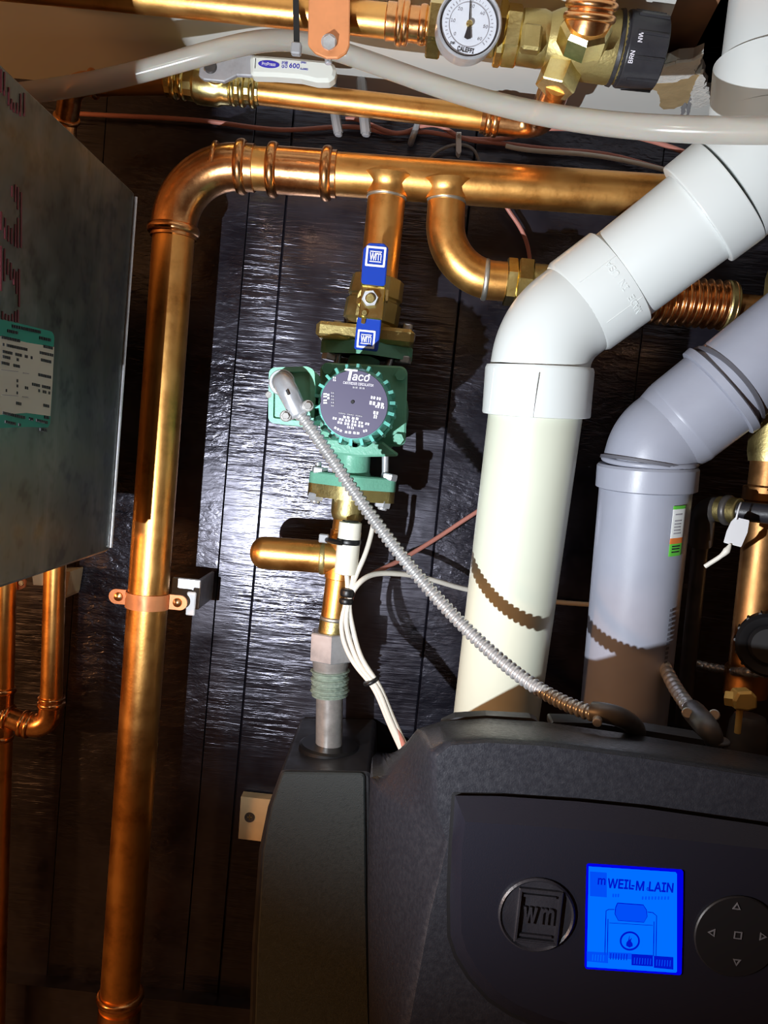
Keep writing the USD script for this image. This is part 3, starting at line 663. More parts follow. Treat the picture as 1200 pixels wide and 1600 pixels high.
# ================================================================== boiler
t = thing('boiler', 'black wall-hung boiler with moulded cover, round emblem and glowing blue screen', 'boiler', P(800, 2000, .30))
jz = P(515, 1168, .1)[2]
def z_at(z, px, py):                                     # distance from the wall of the level z at this pixel
    q = PZ(px, py, z); return -q[1]
dl = z_at(jz, 500, 1205)
# left side housing, its top is a level black deck behind the panel
left_out = [(439, 1204), (580, 1207), (585, 1400), (592, 1640), (600, 2050), (372, 2050), (388, 1640), (393, 1480), (404, 1330), (418, 1262)]
q = PP([(x, y, dl) for x, y in left_out])
put(t, 'side_housing', plate(rounded(q[:, [0, 2]], .006), (0, -.006, 0), X, Z, dl-.006, .003), M['black_soft'], 25)
lp = [(441, 1207), (570, 1209), (572, 1400), (576, 1560), (590, 2040), (392, 2040), (397, 1640), (402, 1480), (411, 1330), (424, 1262)]
put(t, 'side_panel', pxplate(lp, dl+.0006, .004, .005, .0015), M['side_cover'], 25, 'flat charcoal textured side panel')
put(t, 'grommet', lathe(P(514, 1170, .1)-Z*.004, Z, [(0, .033), (.008, .033), (.010, .030), (.010, .018)], 32), M['black'], 30)
# main moulded cover: outlines at growing distance from the wall
def rp(pts, dd):
    return PP([(x, y, dd) for x, y in pts])
def dense(pts, n):
    out = []
    for i, (a, b) in enumerate(zip(pts, pts[1:]+pts[:1])):
        for k in range(n): out.append((a[0]+(b[0]-a[0])*k/n, a[1]+(b[1]-a[1])*k/n))
    return out
rimA = [(578, 2050), (577, 1600), (574, 1400), (578, 1215), (600, 1210), (630, 1172), (652, 1139), (690, 1127), (760, 1122), (850, 1128), (1000, 1149), (1480, 1226), (1480, 2050)]
rimB = [(584, 2050), (583, 1600), (582, 1400), (590, 1240), (610, 1212), (636, 1174), (660, 1143), (694, 1133), (760, 1130), (850, 1136), (1000, 1157), (1480, 1234), (1480, 2050)]
rimC = [(560, 2050), (618, 1600), (655, 1425), (688, 1312), (682, 1292), (672, 1265), (668, 1172), (696, 1152), (760, 1148), (850, 1153), (1000, 1172), (1480, 1248), (1480, 2050)]
rimCm = [(572, 2050), (628, 1600), (662, 1427), (693, 1314), (686, 1293), (677, 1266), (674, 1176), (699, 1157), (761, 1153), (850, 1158), (1000, 1177), (1480, 1253), (1480, 2050)]
rimBm = [(571, 2050), (600, 1600), (618, 1412), (640, 1275), (648, 1250), (656, 1215), (663, 1157), (695, 1141), (760, 1138), (850, 1143), (1000, 1163), (1480, 1240), (1480, 2050)]
rimD = [(585, 2050), (640, 1600), (672, 1430), (700, 1316), (692, 1294), (684, 1268), (682, 1182), (704, 1164), (762, 1160), (850, 1165), (1000, 1184), (1480, 1260), (1480, 2050)]
rings = []
for pts, dd in ((rimA, .02), (rimA, .36), (rimB, .372), (rimBm, .422), (rimC, .450), (rimCm, .4585), (rimD, .462)):
    if dd == .02:
        w_ = rp(rimA, .36); w_[:, 1] = -.02
        w_[:, 2] = np.minimum(w_[:, 2], jz-.03); pp_ = w_
    else:
        pp_ = rp(pts, dd)
    o = []
    for a, b in zip(pp_, np.roll(pp_, -1, 0)):
        for k in range(4): o.append(a+(b-a)*k/4)
    rings.append(np.array(o))
cover = loft(rings)
DF = .462
fpoly = Polygon(rp(rimD, DF)[:, [0, 2]])
fm = trimesh.creation.extrude_polygon(fpoly, .0005, engine='earcut'); vv = fm.vertices
front = mesh_of(np.c_[vv[:, 0], np.full(len(vv), -DF)-vv[:, 2], vv[:, 1]], fm.faces)
if cover.face_normals[np.argmax(cover.area_faces)] @ V(0, -1, 0) < 0 and False: cover.invert()
cover.merge_vertices(); put(t, 'front_face', front, M['cover'], False)
main = put(t, 'front_cover', cover, M['cover'], 50, 'black moulded front cover with sloping left shoulder')
# ledges along the back of the cover's top edge
put(t, 'top_ledge', pxplate([(690, 1131), (712, 1121), (760, 1118), (830, 1122), (842, 1128), (842, 1140), (690, 1140)], .345, .012, .002), M['black_soft'], 25)
put(t, 'top_ledge', pxplate([(862, 1128), (925, 1130), (1000, 1140), (1100, 1156), (1100, 1170), (862, 1142)], .33, .02, .002), M['zinc'] if False else M['black_soft'], 25)
# control console
co = [(711, 1243), (780, 1244), (1000, 1261), (1320, 1310), (1320, 2040), (1000, 1640), (900, 1618), (850, 1604), (800, 1583), (765, 1560), (735, 1527), (714, 1493), (704, 1462), (703, 1400), (706, 1320)]
co = [(711, 1243), (780, 1244), (900, 1252), (1000, 1262), (1180, 1288), (1320, 1312), (1320, 1700), (1180, 1668), (1000, 1640), (900, 1618), (850, 1604), (800, 1583), (765, 1560), (735, 1527), (714, 1493), (704, 1462), (703, 1400), (706, 1320)]
ci = [(727, 1284), (790, 1288), (902, 1296), (1000, 1305), (1180, 1325), (1320, 1345), (1320, 1680), (1180, 1650), (1000, 1624), (905, 1603), (856, 1590), (806, 1569), (774, 1546), (746, 1514), (729, 1485), (721, 1458), (720, 1402), (722, 1325)]
D1 = .480
def grow(pts, g):
    P0 = Polygon(pts)
    return list(P0.buffer(g, join_style=1).exterior.coords)[:-1]
gq = Polygon(rp(co, DF+.0006)[:, [0, 2]]).buffer(.0022)
put(t, 'console_groove', plate(gq, (0, -DF-.0004, 0), X, Z, .0006), M['black'], False)
r0, r1, r2 = rp(co, DF+.001), rp(co, DF+.006), rp(ci, D1)
sm = lambda r: np.vstack([a+(b-a)*k/3 for a, b in zip(r, np.roll(r, -1, 0)) for k in range(3)])
con = loft([sm(r0), sm(r1), sm(r2)])
fm = trimesh.creation.extrude_polygon(Polygon(r2[:, [0, 2]]).buffer(0), .0003, engine='earcut'); vv = fm.vertices
con = join(con, mesh_of(np.c_[vv[:, 0], np.full(len(vv), -D1)-vv[:, 2]+.0003, vv[:, 1]], fm.faces))
console = put(t, 'console', con, M['pad'], 25, 'raised control console with bevelled border')
D1 += .0002
seam_y = [(727, 1418), (790, 1422)]
ec = P(838, 1428, D1); es = S(838, 1428, D1)
put(console, 'emblem_disc', lathe(ec, -Y, [(0, 60*es), (.0015, 60*es), (.0025, 57*es), (.0012, 54*es), (.0008, 10*es)], 56), M['knob'], 30, 'round dark emblem disc')
ex = unit(V(1, 0, -.005)); ez = unit(V(.0, 0, 1))
sq = Polygon([(-33*es, -42*es), (33*es, -42*es), (33*es, 42*es), (-33*es, 42*es)]).buffer(1.5*es)
put(console, 'emblem_frame', plate(sq.difference(sq.buffer(-6*es)), ec-Y*.001+V(2*es, 0, 0), X, Z, .0030, .0006), M['knob'], 25)
put(console, 'emblem_letters', join(text('w', 34*es, ec-Y*.001+V(-11*es, 0, 0), bold=True, depth=.002, squash=.58), text('m', 34*es, ec-Y*.001+V(16*es, 0, 0), bold=True, depth=.002, squash=.58),
    plate([(-24*es, 30*es), (26*es, 30*es), (26*es, 34*es), (-24*es, 34*es)], ec-Y*.001, X, Z, .002), plate([(-24*es, -34*es), (26*es, -34*es), (26*es, -30*es), (-24*es, -30*es)], ec-Y*.001, X, Z, .002)), M['knob'], False)
# screen
scr = put(console, 'screen_rim', pxplate([(917, 1350), (1068, 1360), (1067, 1440), (1065, 1524), (914, 1514), (915, 1430)], D1-.0002, .0010, .0015), M['lcd_rim'], False, 'deep blue glowing edge')
pp2 = None
def spx(pts, lift, mat, name, lab=None):
    return put(console, name, pxplate(pts, D1+lift, .0003), mat, False, lab)
spx([(920, 1354), (1056, 1363), (1058, 1366), (1058, 1518), (1056, 1520), (917, 1511)], .0009, M['lcd'], 'screen', 'bright blue lit screen')
L2 = .0013
o = lambda px, py: P(px, py, D1+L2)
tilt = unit(o(1050, 1386)-o(950, 1379.5)); tz = unit(np.cross(np.cross(tilt, Z), tilt)) ; tz = tz if tz[2] > 0 else -tz
ss = S(990, 1400, D1)
nrm_y = np.cross(tilt, tz)
for word, px, py, h, sq_, mt in (('m', 940, 1377, 13.5, .85, 'lcd_dark'), ('WEIL', 970, 1381, 14.5, .80, 'lcd_dark'), ('-', 989, 1384, 12, .8, 'lcd_dark'), ('M', 1000, 1384, 14.5, .82, 'lcd_dark'), ('c', 1012, 1389, 6, .8, 'lcd_dark'), ('LAIN', 1033, 1386, 14.5, .82, 'lcd_dark')):
    put(console, 'screen_lettering', text(word, h*ss, o(px, py), tilt, tz, depth=.0003, bold=True, squash=sq_), M[mt], False)
spx([(922, 1362), (948, 1364), (948, 1402), (922, 1400)], .00125, M['lcd_mid'], 'screen_panel')
def line(pts, w=.6, mat='lcd_mid', lift=L2):
    q = PP([(x, y, D1+lift) for x, y in pts]); return sweep(q, w*ss, 6)
cyl = [(965, 1411), (1005, 1414), (1010, 1422), (1011, 1432), (1006, 1441), (966, 1438), (961, 1428), (962, 1418)]
spx(cyl, .0012, M['lcd_mid'], 'screen_drawing', 'tank drawing')
put(console, 'screen_drawing', join(line([(945, 1492), (947, 1423), (951, 1421), (960, 1421)]), line([(949, 1492), (950, 1436)]), line([(1012, 1425), (1020, 1426), (1026, 1431), (1025, 1494)]), line([(1021, 1494), (1022, 1440)]), line([(952, 1442), (1020, 1446)], .4), line(cyl+cyl[:1], .7, 'lcd_dark')), M['lcd_dark'], False, 'thin pipe lines')
fc = o(984, 1470)
put(console, 'screen_drawing', plate(Point(0, 0).buffer(15.5*ss).difference(Point(0, 0).buffer(13*ss)), fc, tilt, tz, .0003), M['lcd_dark'], False, 'ring around the flame')
put(console, 'screen_drawing', plate(Polygon([(-5*ss, -8*ss), (0, -10.5*ss), (5*ss, -8*ss), (4.5*ss, -4*ss), (1.5*ss, 0), (2.4*ss, 5*ss), (-.6*ss, 1*ss), (-1.3*ss, 9*ss), (-2.2*ss, 1*ss), (-5*ss, -3.5*ss)]).buffer(0), fc, tilt, tz, .0003), M['lcd_dark'], False, 'flame')
spx([(917, 1487), (950, 1489), (950, 1505), (917, 1502)], .0012, M['lcd_mid'], 'screen_button')
spx([(951, 1488), (987, 1490), (987, 1499), (951, 1497)], .0012, M['lcd_mid'], 'screen_button')
spx([(987, 1491), (1020, 1493), (1020, 1510), (987, 1508)], .0012, M['lcd_dark'], 'screen_button')
spx([(1022, 1494), (1052, 1496), (1052, 1515), (1022, 1512)], .0012, M['lcd_dark'], 'screen_button')
for x0, x1, y, mt in ((926, 946, 1496, 'lcd'), (954, 982, 1494, 'lcd_dark'), (991, 1017, 1501, 'lcd_mid'), (1026, 1050, 1504, 'lcd_mid')):
    put(console, 'screen_print', join(*[plate([(-.5*ss, -5*ss), (.6*ss, -5*ss), (.6*ss, 5*ss), (-.5*ss, 5*ss)], P(x, y+(x-x0)*.06, D1+.0016), tilt, tz, .0002) for x in np.arange(x0, x1, 4.2)]), M[mt], False)
put(console, 'screen_print', join(*[plate([(-1*ss, -2.5*ss), (1.2*ss, -2.5*ss), (1.2*ss, 2.5*ss), (-1*ss, 2.5*ss)], P(x, y, D1+.0014), tilt, tz, .0002) for x, y in [(928+i*4, 1397) for i in range(5)]+[(958+i*4, 1399) for i in range(3)]+[(1004+i*5, 1403) for i in range(9)]]), M['lcd_mid'], False)
# buttons
bc = P(1150, 1462, D1); bs = S(1150, 1462, D1)
put(console, 'button_disc', lathe(bc, -Y, [(0, 66*bs), (.001, 66*bs), (.0016, 64*bs), (.0016, 5*bs)], 56), M['black'], 30, 'round black key pad')
def arrow(px, py, ang, name='arrow_button'):
    c = P(px, py, D1+.0016); r_ = 7.5*bs
    tri = Polygon([(r_*math.cos(ang+k*2.094), r_*math.sin(ang+k*2.094)) for k in range(3)])
    put(console, name, plate(tri.difference(tri.buffer(-r_*.22)), c, X, Z, .0005), M['key_grey'], False)
arrow(1151, 1417, math.pi/2); arrow(1113, 1457, math.pi); arrow(1191, 1463, 0); arrow(1151, 1502, -math.pi/2)
c = P(1153, 1461, D1+.0016); sq = Polygon([(-6*bs, -6*bs), (6*bs, -6*bs), (6*bs, 6*bs), (-6*bs, 6*bs)])
put(console, 'enter_button', plate(sq.difference(sq.buffer(-1.6*bs)), c, X, Z, .0005), M['key_grey'], False)

# ================================================================== galvanised cabinet on the left
t = thing('steel_cabinet', 'galvanised sheet steel box with a green and white label, high on the left', 'cabinet', V(-.5, -.4, 1.53))
BX = P(210, 300, .228)[0]*.5+P(172, 862, .228)[0]*.5
zt, zb = P(210, 300, .228)[2], P(172, 862, .228)[2]
YN = -.62
put(t, 'body', block(((BX-.45+BX)/2, (YN-.228)/2, (zt+zb)/2), (.225, (-.228-YN)/2, (zt-zb)/2), ch=.0025), M['galv'], 20)
put(t, 'corner_seam', sweep([V(BX+.0008, -.2275, zt-.004), V(BX+.0008, -.2275, zb+.004)], .0016, 10), M['zinc'], 60, 'bright folded edge')
def on_side(px, py):
    v = ROT @ V(px-600, 800-py, FPX); return EYE+v*((BX+.0002-EYE[0])/v[0])
def side_plate(pts, thick, r=0):
    q = np.array([on_side(*p) for p in pts])[:, 1:]
    return plate(rounded(q, r) if r else q, (BX+.0001, 0, 0), Y, Z, thick)
lab = put(t, 'label', side_plate([(-30, 492), (40, 508), (80, 518), (84, 524), (82, 560), (80, 620), (77, 662), (74, 668), (40, 667), (-30, 670)], .0006, .004), M['teal'], False, 'green and white printed label')
put(lab, 'label_field', side_plate([(-30, 518), (40, 535), (83, 542), (80, 605), (77, 650), (40, 645), (-30, 650)], .0009), M['paper'], False)
rows = [(530, [(0, 30), (66, 80)]), (541, [(2, 40), (60, 80)]), (552, [(2, 46), (62, 78)]), (560, [(2, 14), (24, 27)]), (570, [(0, 12), (19, 26)]), (576, [(58, 78)]), (593, [(24, 26), (37, 40), (48, 76)]), (601, [(24, 26), (37, 42), (58, 76)]), (612, [(7, 12), (24, 25)]), (622, [(66, 74)]), (628, [(20, 30)]), (640, [(68, 74)]), (648, [(2, 36), (44, 72)])]
def side_print(rows, hgt, mat, lift=.0012):
    ms = []
    for y, spans in rows:
        for a, b in spans:
            x = a
            while x < b:
                w_ = 1.6+rng.random()*1.6
                if rng.random() < .86:
                    q = np.array([on_side(*p) for p in ((x, y+x*.22), (x+w_, y+(x+w_)*.22), (x+w_, y+hgt+(x+w_)*.22), (x, y+hgt+x*.22))])[:, 1:]
                    ms.append(plate(q, (BX+.0001, 0, 0), Y, Z, lift))
                x += w_+.9
    return join(ms)
put(lab, 'label_print', side_print([(y-6, s) for y, s in rows], 4.5, M['print_black']), M['print_black'], False, kind='stuff')
put(lab, 'label_print', side_print([(503, [(14, 60)]), (512, [(6, 28), (60, 78)]), (655, [(6, 30), (58, 72)])], 4.5, M['print_black']), M['print_black'], False, kind='stuff')
put(lab, 'label_line', join(side_plate([(0, 577), (26, 580), (26, 581), (0, 578)], .0012), side_plate([(34, 582), (43, 583), (43, 584), (34, 583)], .0012), side_plate([(0, 616), (26, 618), (26, 619), (0, 617)], .0012), side_plate([(33, 619), (42, 620), (42, 621), (33, 620)], .0012)), M['print_grey'], False)
# red stamped marks: broken upright strokes
strokes = [(2, 108, 145), (7, 112, 150), (14, 136, 165), (18, 154, 172), (22, 160, 176), (27, 160, 178), (32, 146, 182), (38, 145, 182),
           (19, 290, 308), (24, 288, 316), (28, 292, 328), (33, 300, 388), (2, 330, 360), (8, 340, 374), (13, 352, 378), (18, 356, 382), (24, 350, 386), (28, 340, 388),
           (2, 384, 455), (7, 388, 440), (12, 404, 430), (17, 410, 438), (22, 420, 446), (26, 424, 460), (30, 420, 480), (4, 486, 500), (9, 490, 500), (14, 492, 502), (19, 490, 502), (24, 486, 504), (28, 484, 504)]
for x, y0, y1 in strokes:
    put(t, 'stamp_stroke', side_plate([(x-1.0, y0), (x+1.0, y0+1), (x+.7, y1), (x-1.3, y1-1)], .0004), M['red'], False)
# ================================================================== small copper pipes low on the left
d5 = .06; s5 = S(80, 1000, d5); r5 = 16.5*s5
t = thing('copper_loop', 'small copper pipes joined by press elbow and tee, below the steel box', 'pipe', P(5, 1160, d5))
a, b, c = P(96, 640, d5), P(78, 1136, d5), P(10, 1122, d5)
bt = P(78, 1138, d5)
put(t, 'pipe', sweep([P(97, 480, d5), P(80, 1098, d5)], r5, 28), M['copper'])
el = np.vstack([[P(80.5, 1092, d5)], bend(P(80.5, 1092, d5), P(78, 1140, d5), P(30, 1127, d5), r5*1.5, 14), [P(38, 1130, d5)]])
put(t, 'elbow', sweep(el, r5*1.13, 28), M['copper_press'], 50)
put(t, 'press_ring', ring(P(80.3, 1100, d5), Z, (r5*1.1, r5*1.3), .007), M['copper_press'])
put(t, 'press_ring', ring(P(80.6, 1091, d5), Z, (r5*1.1, r5*1.25), .004), M['copper_press'])
dh = P(78, 1140, d5)-P(8, 1118, d5)
for px, py in ((46, 1133), (37, 1130), (12, 1120), (6, 1118)):
    put(t, 'press_ring', ring(P(px, py, d5), dh, (r5*1.1, r5*1.3), .006), M['copper_press'])
put(t, 'cross_pipe', sweep([P(50, 1134, d5), P(-4, 1114, d5)], r5, 28), M['copper_press'])
put(t, 'pipe', sweep([P(14, 700, d5), P(-12, 1700, d5)], r5, 28), M['copper'])
put(t, 'tee', between(P(3, 1075, d5), P(-1, 1156, d5), [(0, r5), (.03, r5*1.12), (.97, r5*1.12), (1, r5)], 28), M['copper_press'])
for py in (1078, 1152):
    put(t, 'press_ring', ring(P(3-(py-1078)*.05, py, d5), Z, (r5*1.1, r5*1.3), .007), M['copper_press'])
# ------------------------------------------------------------------ pipe clips
def two_hole(cx, cy, dd, r, w, label, mat, sp):
    k = S(cx, cy, dd)
    t = thing('pipe_strap', label, 'pipe strap', P(cx, cy, dd-.03))
    c = P(cx, cy, dd); ang = np.linspace(math.pi*1.02, math.pi*1.98, 25)
    # band over the pipe
    ps = [c+V(r*math.cos(a), r*math.sin(a), 0) for a in ang]
    h = w/2
    v = np.vstack([[p+Z*h, p-Z*h, (p-c)*1.06+c+Z*h, (p-c)*1.06+c-Z*h] for p in ps]); f = []
    for i in range(len(ps)-1):
        for a_, b_ in ((2, 3), (3, 1), (1, 0), (0, 2)):
            f += [[4*i+a_, 4*i+b_, 4*i+4+b_], [4*i+a_, 4*i+4+b_, 4*i+4+a_]]
    put(t, 'band', mesh_of(v, f), mat, 40)
    for sx in (-1, 1):
        o = c+V(sx*(r+sp), .002, 0)
        e = put(t, 'ear', plate(Polygon([(-sp*1.0, -h), (sp*.3, -h), (sp*.3, h), (-sp*1.0, h)]).union(Point(sp*.25, 0).buffer(h)) if sx > 0 else Polygon([(-sp*.3, -h), (sp*1.0, -h), (sp*1.0, h), (-sp*.3, h)]).union(Point(-sp*.25, 0).buffer(h)), o, X, Z, .002, .0004), mat, 25)
        put(e, 'screw', join(lathe(o-Y*.002, -Y, [(0, h*.62), (.0015, h*.55), (.0025, h*.25)], 20)), M['copper_press'], 30)
    return t, c
t, c = two_hole(231, 937, d, RC*1.03, .0165, 'copper two-hole strap holding the large left pipe', M['copper_strap'], .010)
put(t, 'bracket', block(c+V(RC*1.1+.008, .035, .004), (.016, .002, .017), ch=.001), M['zinc'], 25, 'steel bracket behind the strap')
put(t, 'bracket_leg', block(c+V(RC*1.1+.022, .066, .004), (.002, .032, .017), ch=.001), M['zinc'], 25)
put(t, 'bracket_lip', block(c+V(RC*1.1+.0205, .012, -.002), (.005, .002, .013), ch=.001), M['tag'], 25)
t = thing('pipe_clip', 'copper clip with pale backing block half hidden under the steel box', 'pipe strap', P(40, 910, .03))
put(t, 'ear', pxplate([(16, 905), (36, 902), (40, 908), (39, 918), (30, 922), (18, 920)], .045, .003, .003), M['copper_strap'], 25)
put(t, 'ear_screw', rod(P(33, 911, .047), P(33, 911, .050), .0035, 14), M['copper_press'])
put(t, 'backing', pxplate([(50, 896), (110, 893), (104, 930), (102, 935), (98, 935), (98, 916), (52, 914)], .002, .038, .001), M['cream'], 25)
# ------------------------------------------------------------------ strap hung from the ceiling
ds = .276
t = thing('hanger_strap', 'peach coloured copper strap with a hex bolt, hanging from the ceiling around the top pipe', 'pipe strap', P(514, 90, ds))
q = [(483, -60), (547, -56), (546, 70), (541, 82), (528, 90), (510, 90), (492, 82), (481, 70)]
put(t, 'band', pxplate(q, ds, .003, .004, .0008), M['copper_strap'], 30)
put(t, 'back_band', pxplate([(483, -60), (547, -56), (546, 66), (481, 66)], ds-.075, .003, .004), M['copper_strap'], 30)
bo = thing('hex_bolt', 'hex bolt head with washer in the peach hanger strap', 'bolt', P(515, 66, ds))
put(bo, 'shank', rod(P(515, 66, ds-.06), P(514, 66, ds+.004), .0035, 16), M['zinc'])
put(bo, 'washer', lathe(P(514, 66, ds+.003), -Y, [(0, .0062), (.0012, .0062), (.0014, .0055)], 24), M['zinc'])
put(bo, 'head', hexnut(P(514, 66, ds+.0042), P(514, 66, ds+.0095), .0058, .3), M['steel'], False)
put(bo, 'tail', rod(P(513, 84, ds-.02), P(513, 100, ds-.02), .0030, 14), M['zinc'])

# ================================================================== wood block, tag
t = thing('wood_block', 'cream block with one dark screw on the boards, left of the boiler', 'block', P(396, 1314, .0))
put(t, 'body', pxplate([(376, 1245), (424, 1250), (440, 1252), (430, 1318), (372, 1311)], .002, .016, .001, .0008), M['cream'], 25)
put(t, 'screw', join(lathe(P(390, 1277, .018), -Y, [(0, .0062), (.001, .0060), (.0008, .003)], 20)), M['iron'], 30)
put(t, 'screw_cross', join(block(P(390, 1277, .0192), (.003, .0002, .0006), ch=.0001), block(P(390, 1277, .0192), (.0006, .0002, .003), ch=.0001)), M['brass_dull'], False)

# ================================================================== top: pipe, valve with white lever
d6 = .11; s6 = S(500, 150, d6); r6 = 19*s6
t = thing('upper_copper_pipe', 'copper pipe with a press elbow running right from the white-levered valve', 'pipe', P(420, 146, d6))
put(t, 'pipe', sweep([P(396, 142.5, d6), P(775, 187, d6)], r6, 32), M['copper'])
ea, eb, ec_ = P(752, 185, d6), P(842, 196, d6), P(872, 128, .20)
el = np.vstack([[ea], bend(ea, eb, ec_, r6*1.7, 14), [P(862, 148, .175)]])
put(t, 'elbow', sweep(el, r6*1.13, 32), M['copper_press'], 50)
dd_ = eb-ea
for px in (764, 774):
    put(t, 'press_ring', ring(P(px, 185.5+(px-752)*.12, d6), dd_, (r6*1.1, r6*1.3), .008), M['copper_press'])
t = thing('lever_valve', 'brass press ball valve with a white lever handle', 'valve', P(335, 140, d6))
va, vb = P(258, 128, d6), P(408, 144, d6)
k = s6
put(t, 'body', between(va, vb, [(0, 18*k), (.02, 22*k), (.10, 22*k), (.12, 20*k), (.2, 20*k), (.22, 23*k), (.30, 24*k), (.33, 27*k), (.40, 28*k), (.55, 28*k), (.60, 25*k), (.68, 24*k), (.70, 22*k), (.80, 22*k), (.82, 20*k), (.98, 20*k), (1, 18*k)], 14), M['brass'], 25)
for f_ in (.10, .19, .72, .81, .92):
    put(t, 'press_ring', ring(va+(vb-va)*f_, vb-va, (21*k, 25*k), .0065), M['brass'])
put(t, 'bonnet', rod(P(337, 118, .12), P(336, 112, .155), .011, 20), M['brass'])
put(t, 'lever_neck', pxplate([(312, 100), (322, 94), (345, 93), (372, 84), (400, 86), (398, 118), (370, 117), (350, 127), (318, 124), (310, 118)], .152, .005, .002, .001), M['zinc'], 25, 'zinc lever neck with a hole')
put(t, 'lever_nut', lathe(P(329, 105, .157), -Y, [(0, .0062), (.003, .0055), (.003, .003)], 20), M['iron'])
gq = [(390, 84), (420, 86), (470, 90), (512, 94), (522, 99), (525, 108), (523, 120), (514, 127), (495, 127), (470, 121), (430, 118), (391, 117)]
grip = put(t, 'lever_grip', pxplate(gq, .150, .014, .004, .003), M['handle_white'], 30, 'white vinyl lever grip with blue print')
o_ = P(420, 100.5, .1642); tx = unit(P(470, 105, .1642)-P(400, 99, .1642)); tzz = unit(np.cross(np.cross(tx, Z), tx)); tzz = tzz if tzz[2] > 0 else -tzz
from shapely import affinity
put(grip, 'oval_badge', plate(affinity.scale(Point(0, 0).buffer(1, quad_segs=10), 17*k*.92, 5.2*k), o_, tx, tzz, .0004), M['print_blue'], False)
put(grip, 'badge_lettering', text('ProPress', 4.4*k, o_-Y*.0003, tx, tzz, bold=True, squash=.8), M['print_white'], False)
put(grip, 'grip_line', plate([(-.4*k, -7*k), (.4*k, -7*k), (.4*k, 7*k), (-.4*k, 7*k)], P(399, 99, .1642), tx, tzz, .0004), M['print_black'], False)
put(grip, 'grip_lettering', join(text('600', 6*k, P(460, 103, .1642), tx, tzz, bold=True), text('W', 4*k, P(447, 98.5, .1642), tx, tzz, bold=True), text('P', 4*k, P(442, 98.5, .1642), tx, tzz), text('O', 4*k, P(447, 104, .1642), tx, tzz), text('G', 4*k, P(442, 104, .1642), tx, tzz), text('OPEN', 2.2*k, P(474, 98, .1642), tx, tzz), text('CLOSED', 2.2*k, P(475, 108, .1642), tx, tzz)), M['print_blue'], False)
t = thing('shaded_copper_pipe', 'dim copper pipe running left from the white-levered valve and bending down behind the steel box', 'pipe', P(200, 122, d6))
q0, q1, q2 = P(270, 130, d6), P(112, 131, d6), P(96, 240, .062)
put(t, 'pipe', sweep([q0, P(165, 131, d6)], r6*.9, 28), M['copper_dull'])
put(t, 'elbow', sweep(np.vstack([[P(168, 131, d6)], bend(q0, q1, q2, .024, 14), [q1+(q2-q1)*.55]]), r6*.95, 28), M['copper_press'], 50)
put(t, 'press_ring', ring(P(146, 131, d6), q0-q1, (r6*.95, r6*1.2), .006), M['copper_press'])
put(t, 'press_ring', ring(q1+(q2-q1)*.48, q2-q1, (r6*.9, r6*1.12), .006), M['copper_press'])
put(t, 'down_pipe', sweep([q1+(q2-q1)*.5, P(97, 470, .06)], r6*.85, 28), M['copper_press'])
# ------------------------------------------------------------------ top pipe with pressure valve and gauge
d7 = .255; s7 = S(600, 30, d7); r7 = 25*s7
t = thing('top_copper_pipe', 'copper pipe along the top edge held by the peach strap', 'pipe', P(300, 2, d7))
put(t, 'pipe', sweep([P(-120, -38, d7), P(160, -12, d7), P(606, 33, d7)], r7, 36), M['copper'])
put(t, 'adapter', between(P(603, 33, d7), P(674, 41, d7), [(0, r7*1.0), (.03, r7*1.1), (.2, r7*1.1), (.5, r7*1.02), (.97, r7*1.08), (1, r7)], 36), M['copper_press'])
for px, a_ in ((625, 1.38), (634, 1.3), (661, 1.16)):
    put(t, 'press_ring', ring(P(px, 35+(px-625)*.11, d7), P(674, 41, d7)-P(603, 33, d7), (r7*1.05, r7*a_), .007), M['copper_press'])
t = thing('pressure_valve', 'brass pressure reducing valve with a round gauge and a ribbed black cap', 'valve', P(865, 130, d7))
A, B = P(668, 40, d7), P(965, 76, d7); L = np.linalg.norm(B-A); ax = unit(B-A)
at = lambda px: A+(B-A)*((px-668)/(965-668))
put(t, 'hex_nut', hexnut(at(669), at(692), 45*s7, .25), M['brass'], False)
put(t, 'gauge_tee', rod(at(690), at(775), 34*s7, 28), M['brass_dull'])
put(t, 'hex_nut', hexnut(at(776), at(788), 46*s7, .5), M['brass'], False)
put(t, 'hex_nut', hexnut(at(787), at(811), 45*s7, .2), M['brass'], False)
put(t, 'body', between(at(810), at(968), [(0, 36*s7), (.02, 39*s7), (.22, 41*s7), (.28, 38*s7), (.36, 44*s7), (.5, 51*s7), (.9, 52*s7), (1, 50*s7)], 36), M['brass_dull'], 30)
put(t, 'body_flat', block(at(826)+V(0, -.022, -.012), (.008, .006, .010), (ax, np.cross(Z, ax), Z), .002), M['brass_dull'], 25)
put(t, 'cap', between(at(956), at(1031), [(0, 48*s7), (.03, 53*s7), (.10, 54*s7), (.12, 50*s7), (.19, 50*s7), (.21, 53*s7), (.25, 54*s7), (.97, 52*s7), (1, 48*s7)], 48), M['cap_black'], 25, 'black plastic adjusting cap')
for k_ in range(10):
    an = k_/10*2*math.pi+.3; a_ = unit(np.cross(ax, Y)); b_ = np.cross(ax, a_)
    er = a_*math.cos(an)+b_*math.sin(an)
    put(t, 'cap_rib', sweep([at(982)+er*53*s7, at(1028)+er*52*s7], .0016, 8), M['cap_black'], 50)
cn = unit(np.cross(ax, Z)); cn = cn if cn[1] < 0 else -cn; cup = np.cross(cn, ax); cup = cup if cup[2] > 0 else -cup
for word, px, an in (('NW', 986, .12), ('BRN', 979, .62)):
    nn = cn*math.cos(an)-cup*math.sin(an); tt = unit(np.cross(ax, nn)); tt = tt if tt[2] > 0 else -tt
    put(t, 'cap_lettering', text(word, 6.5*s7, at(px)+nn*54.2*s7, tt, np.cross(nn, tt), bold=True), M['print_white'], False)
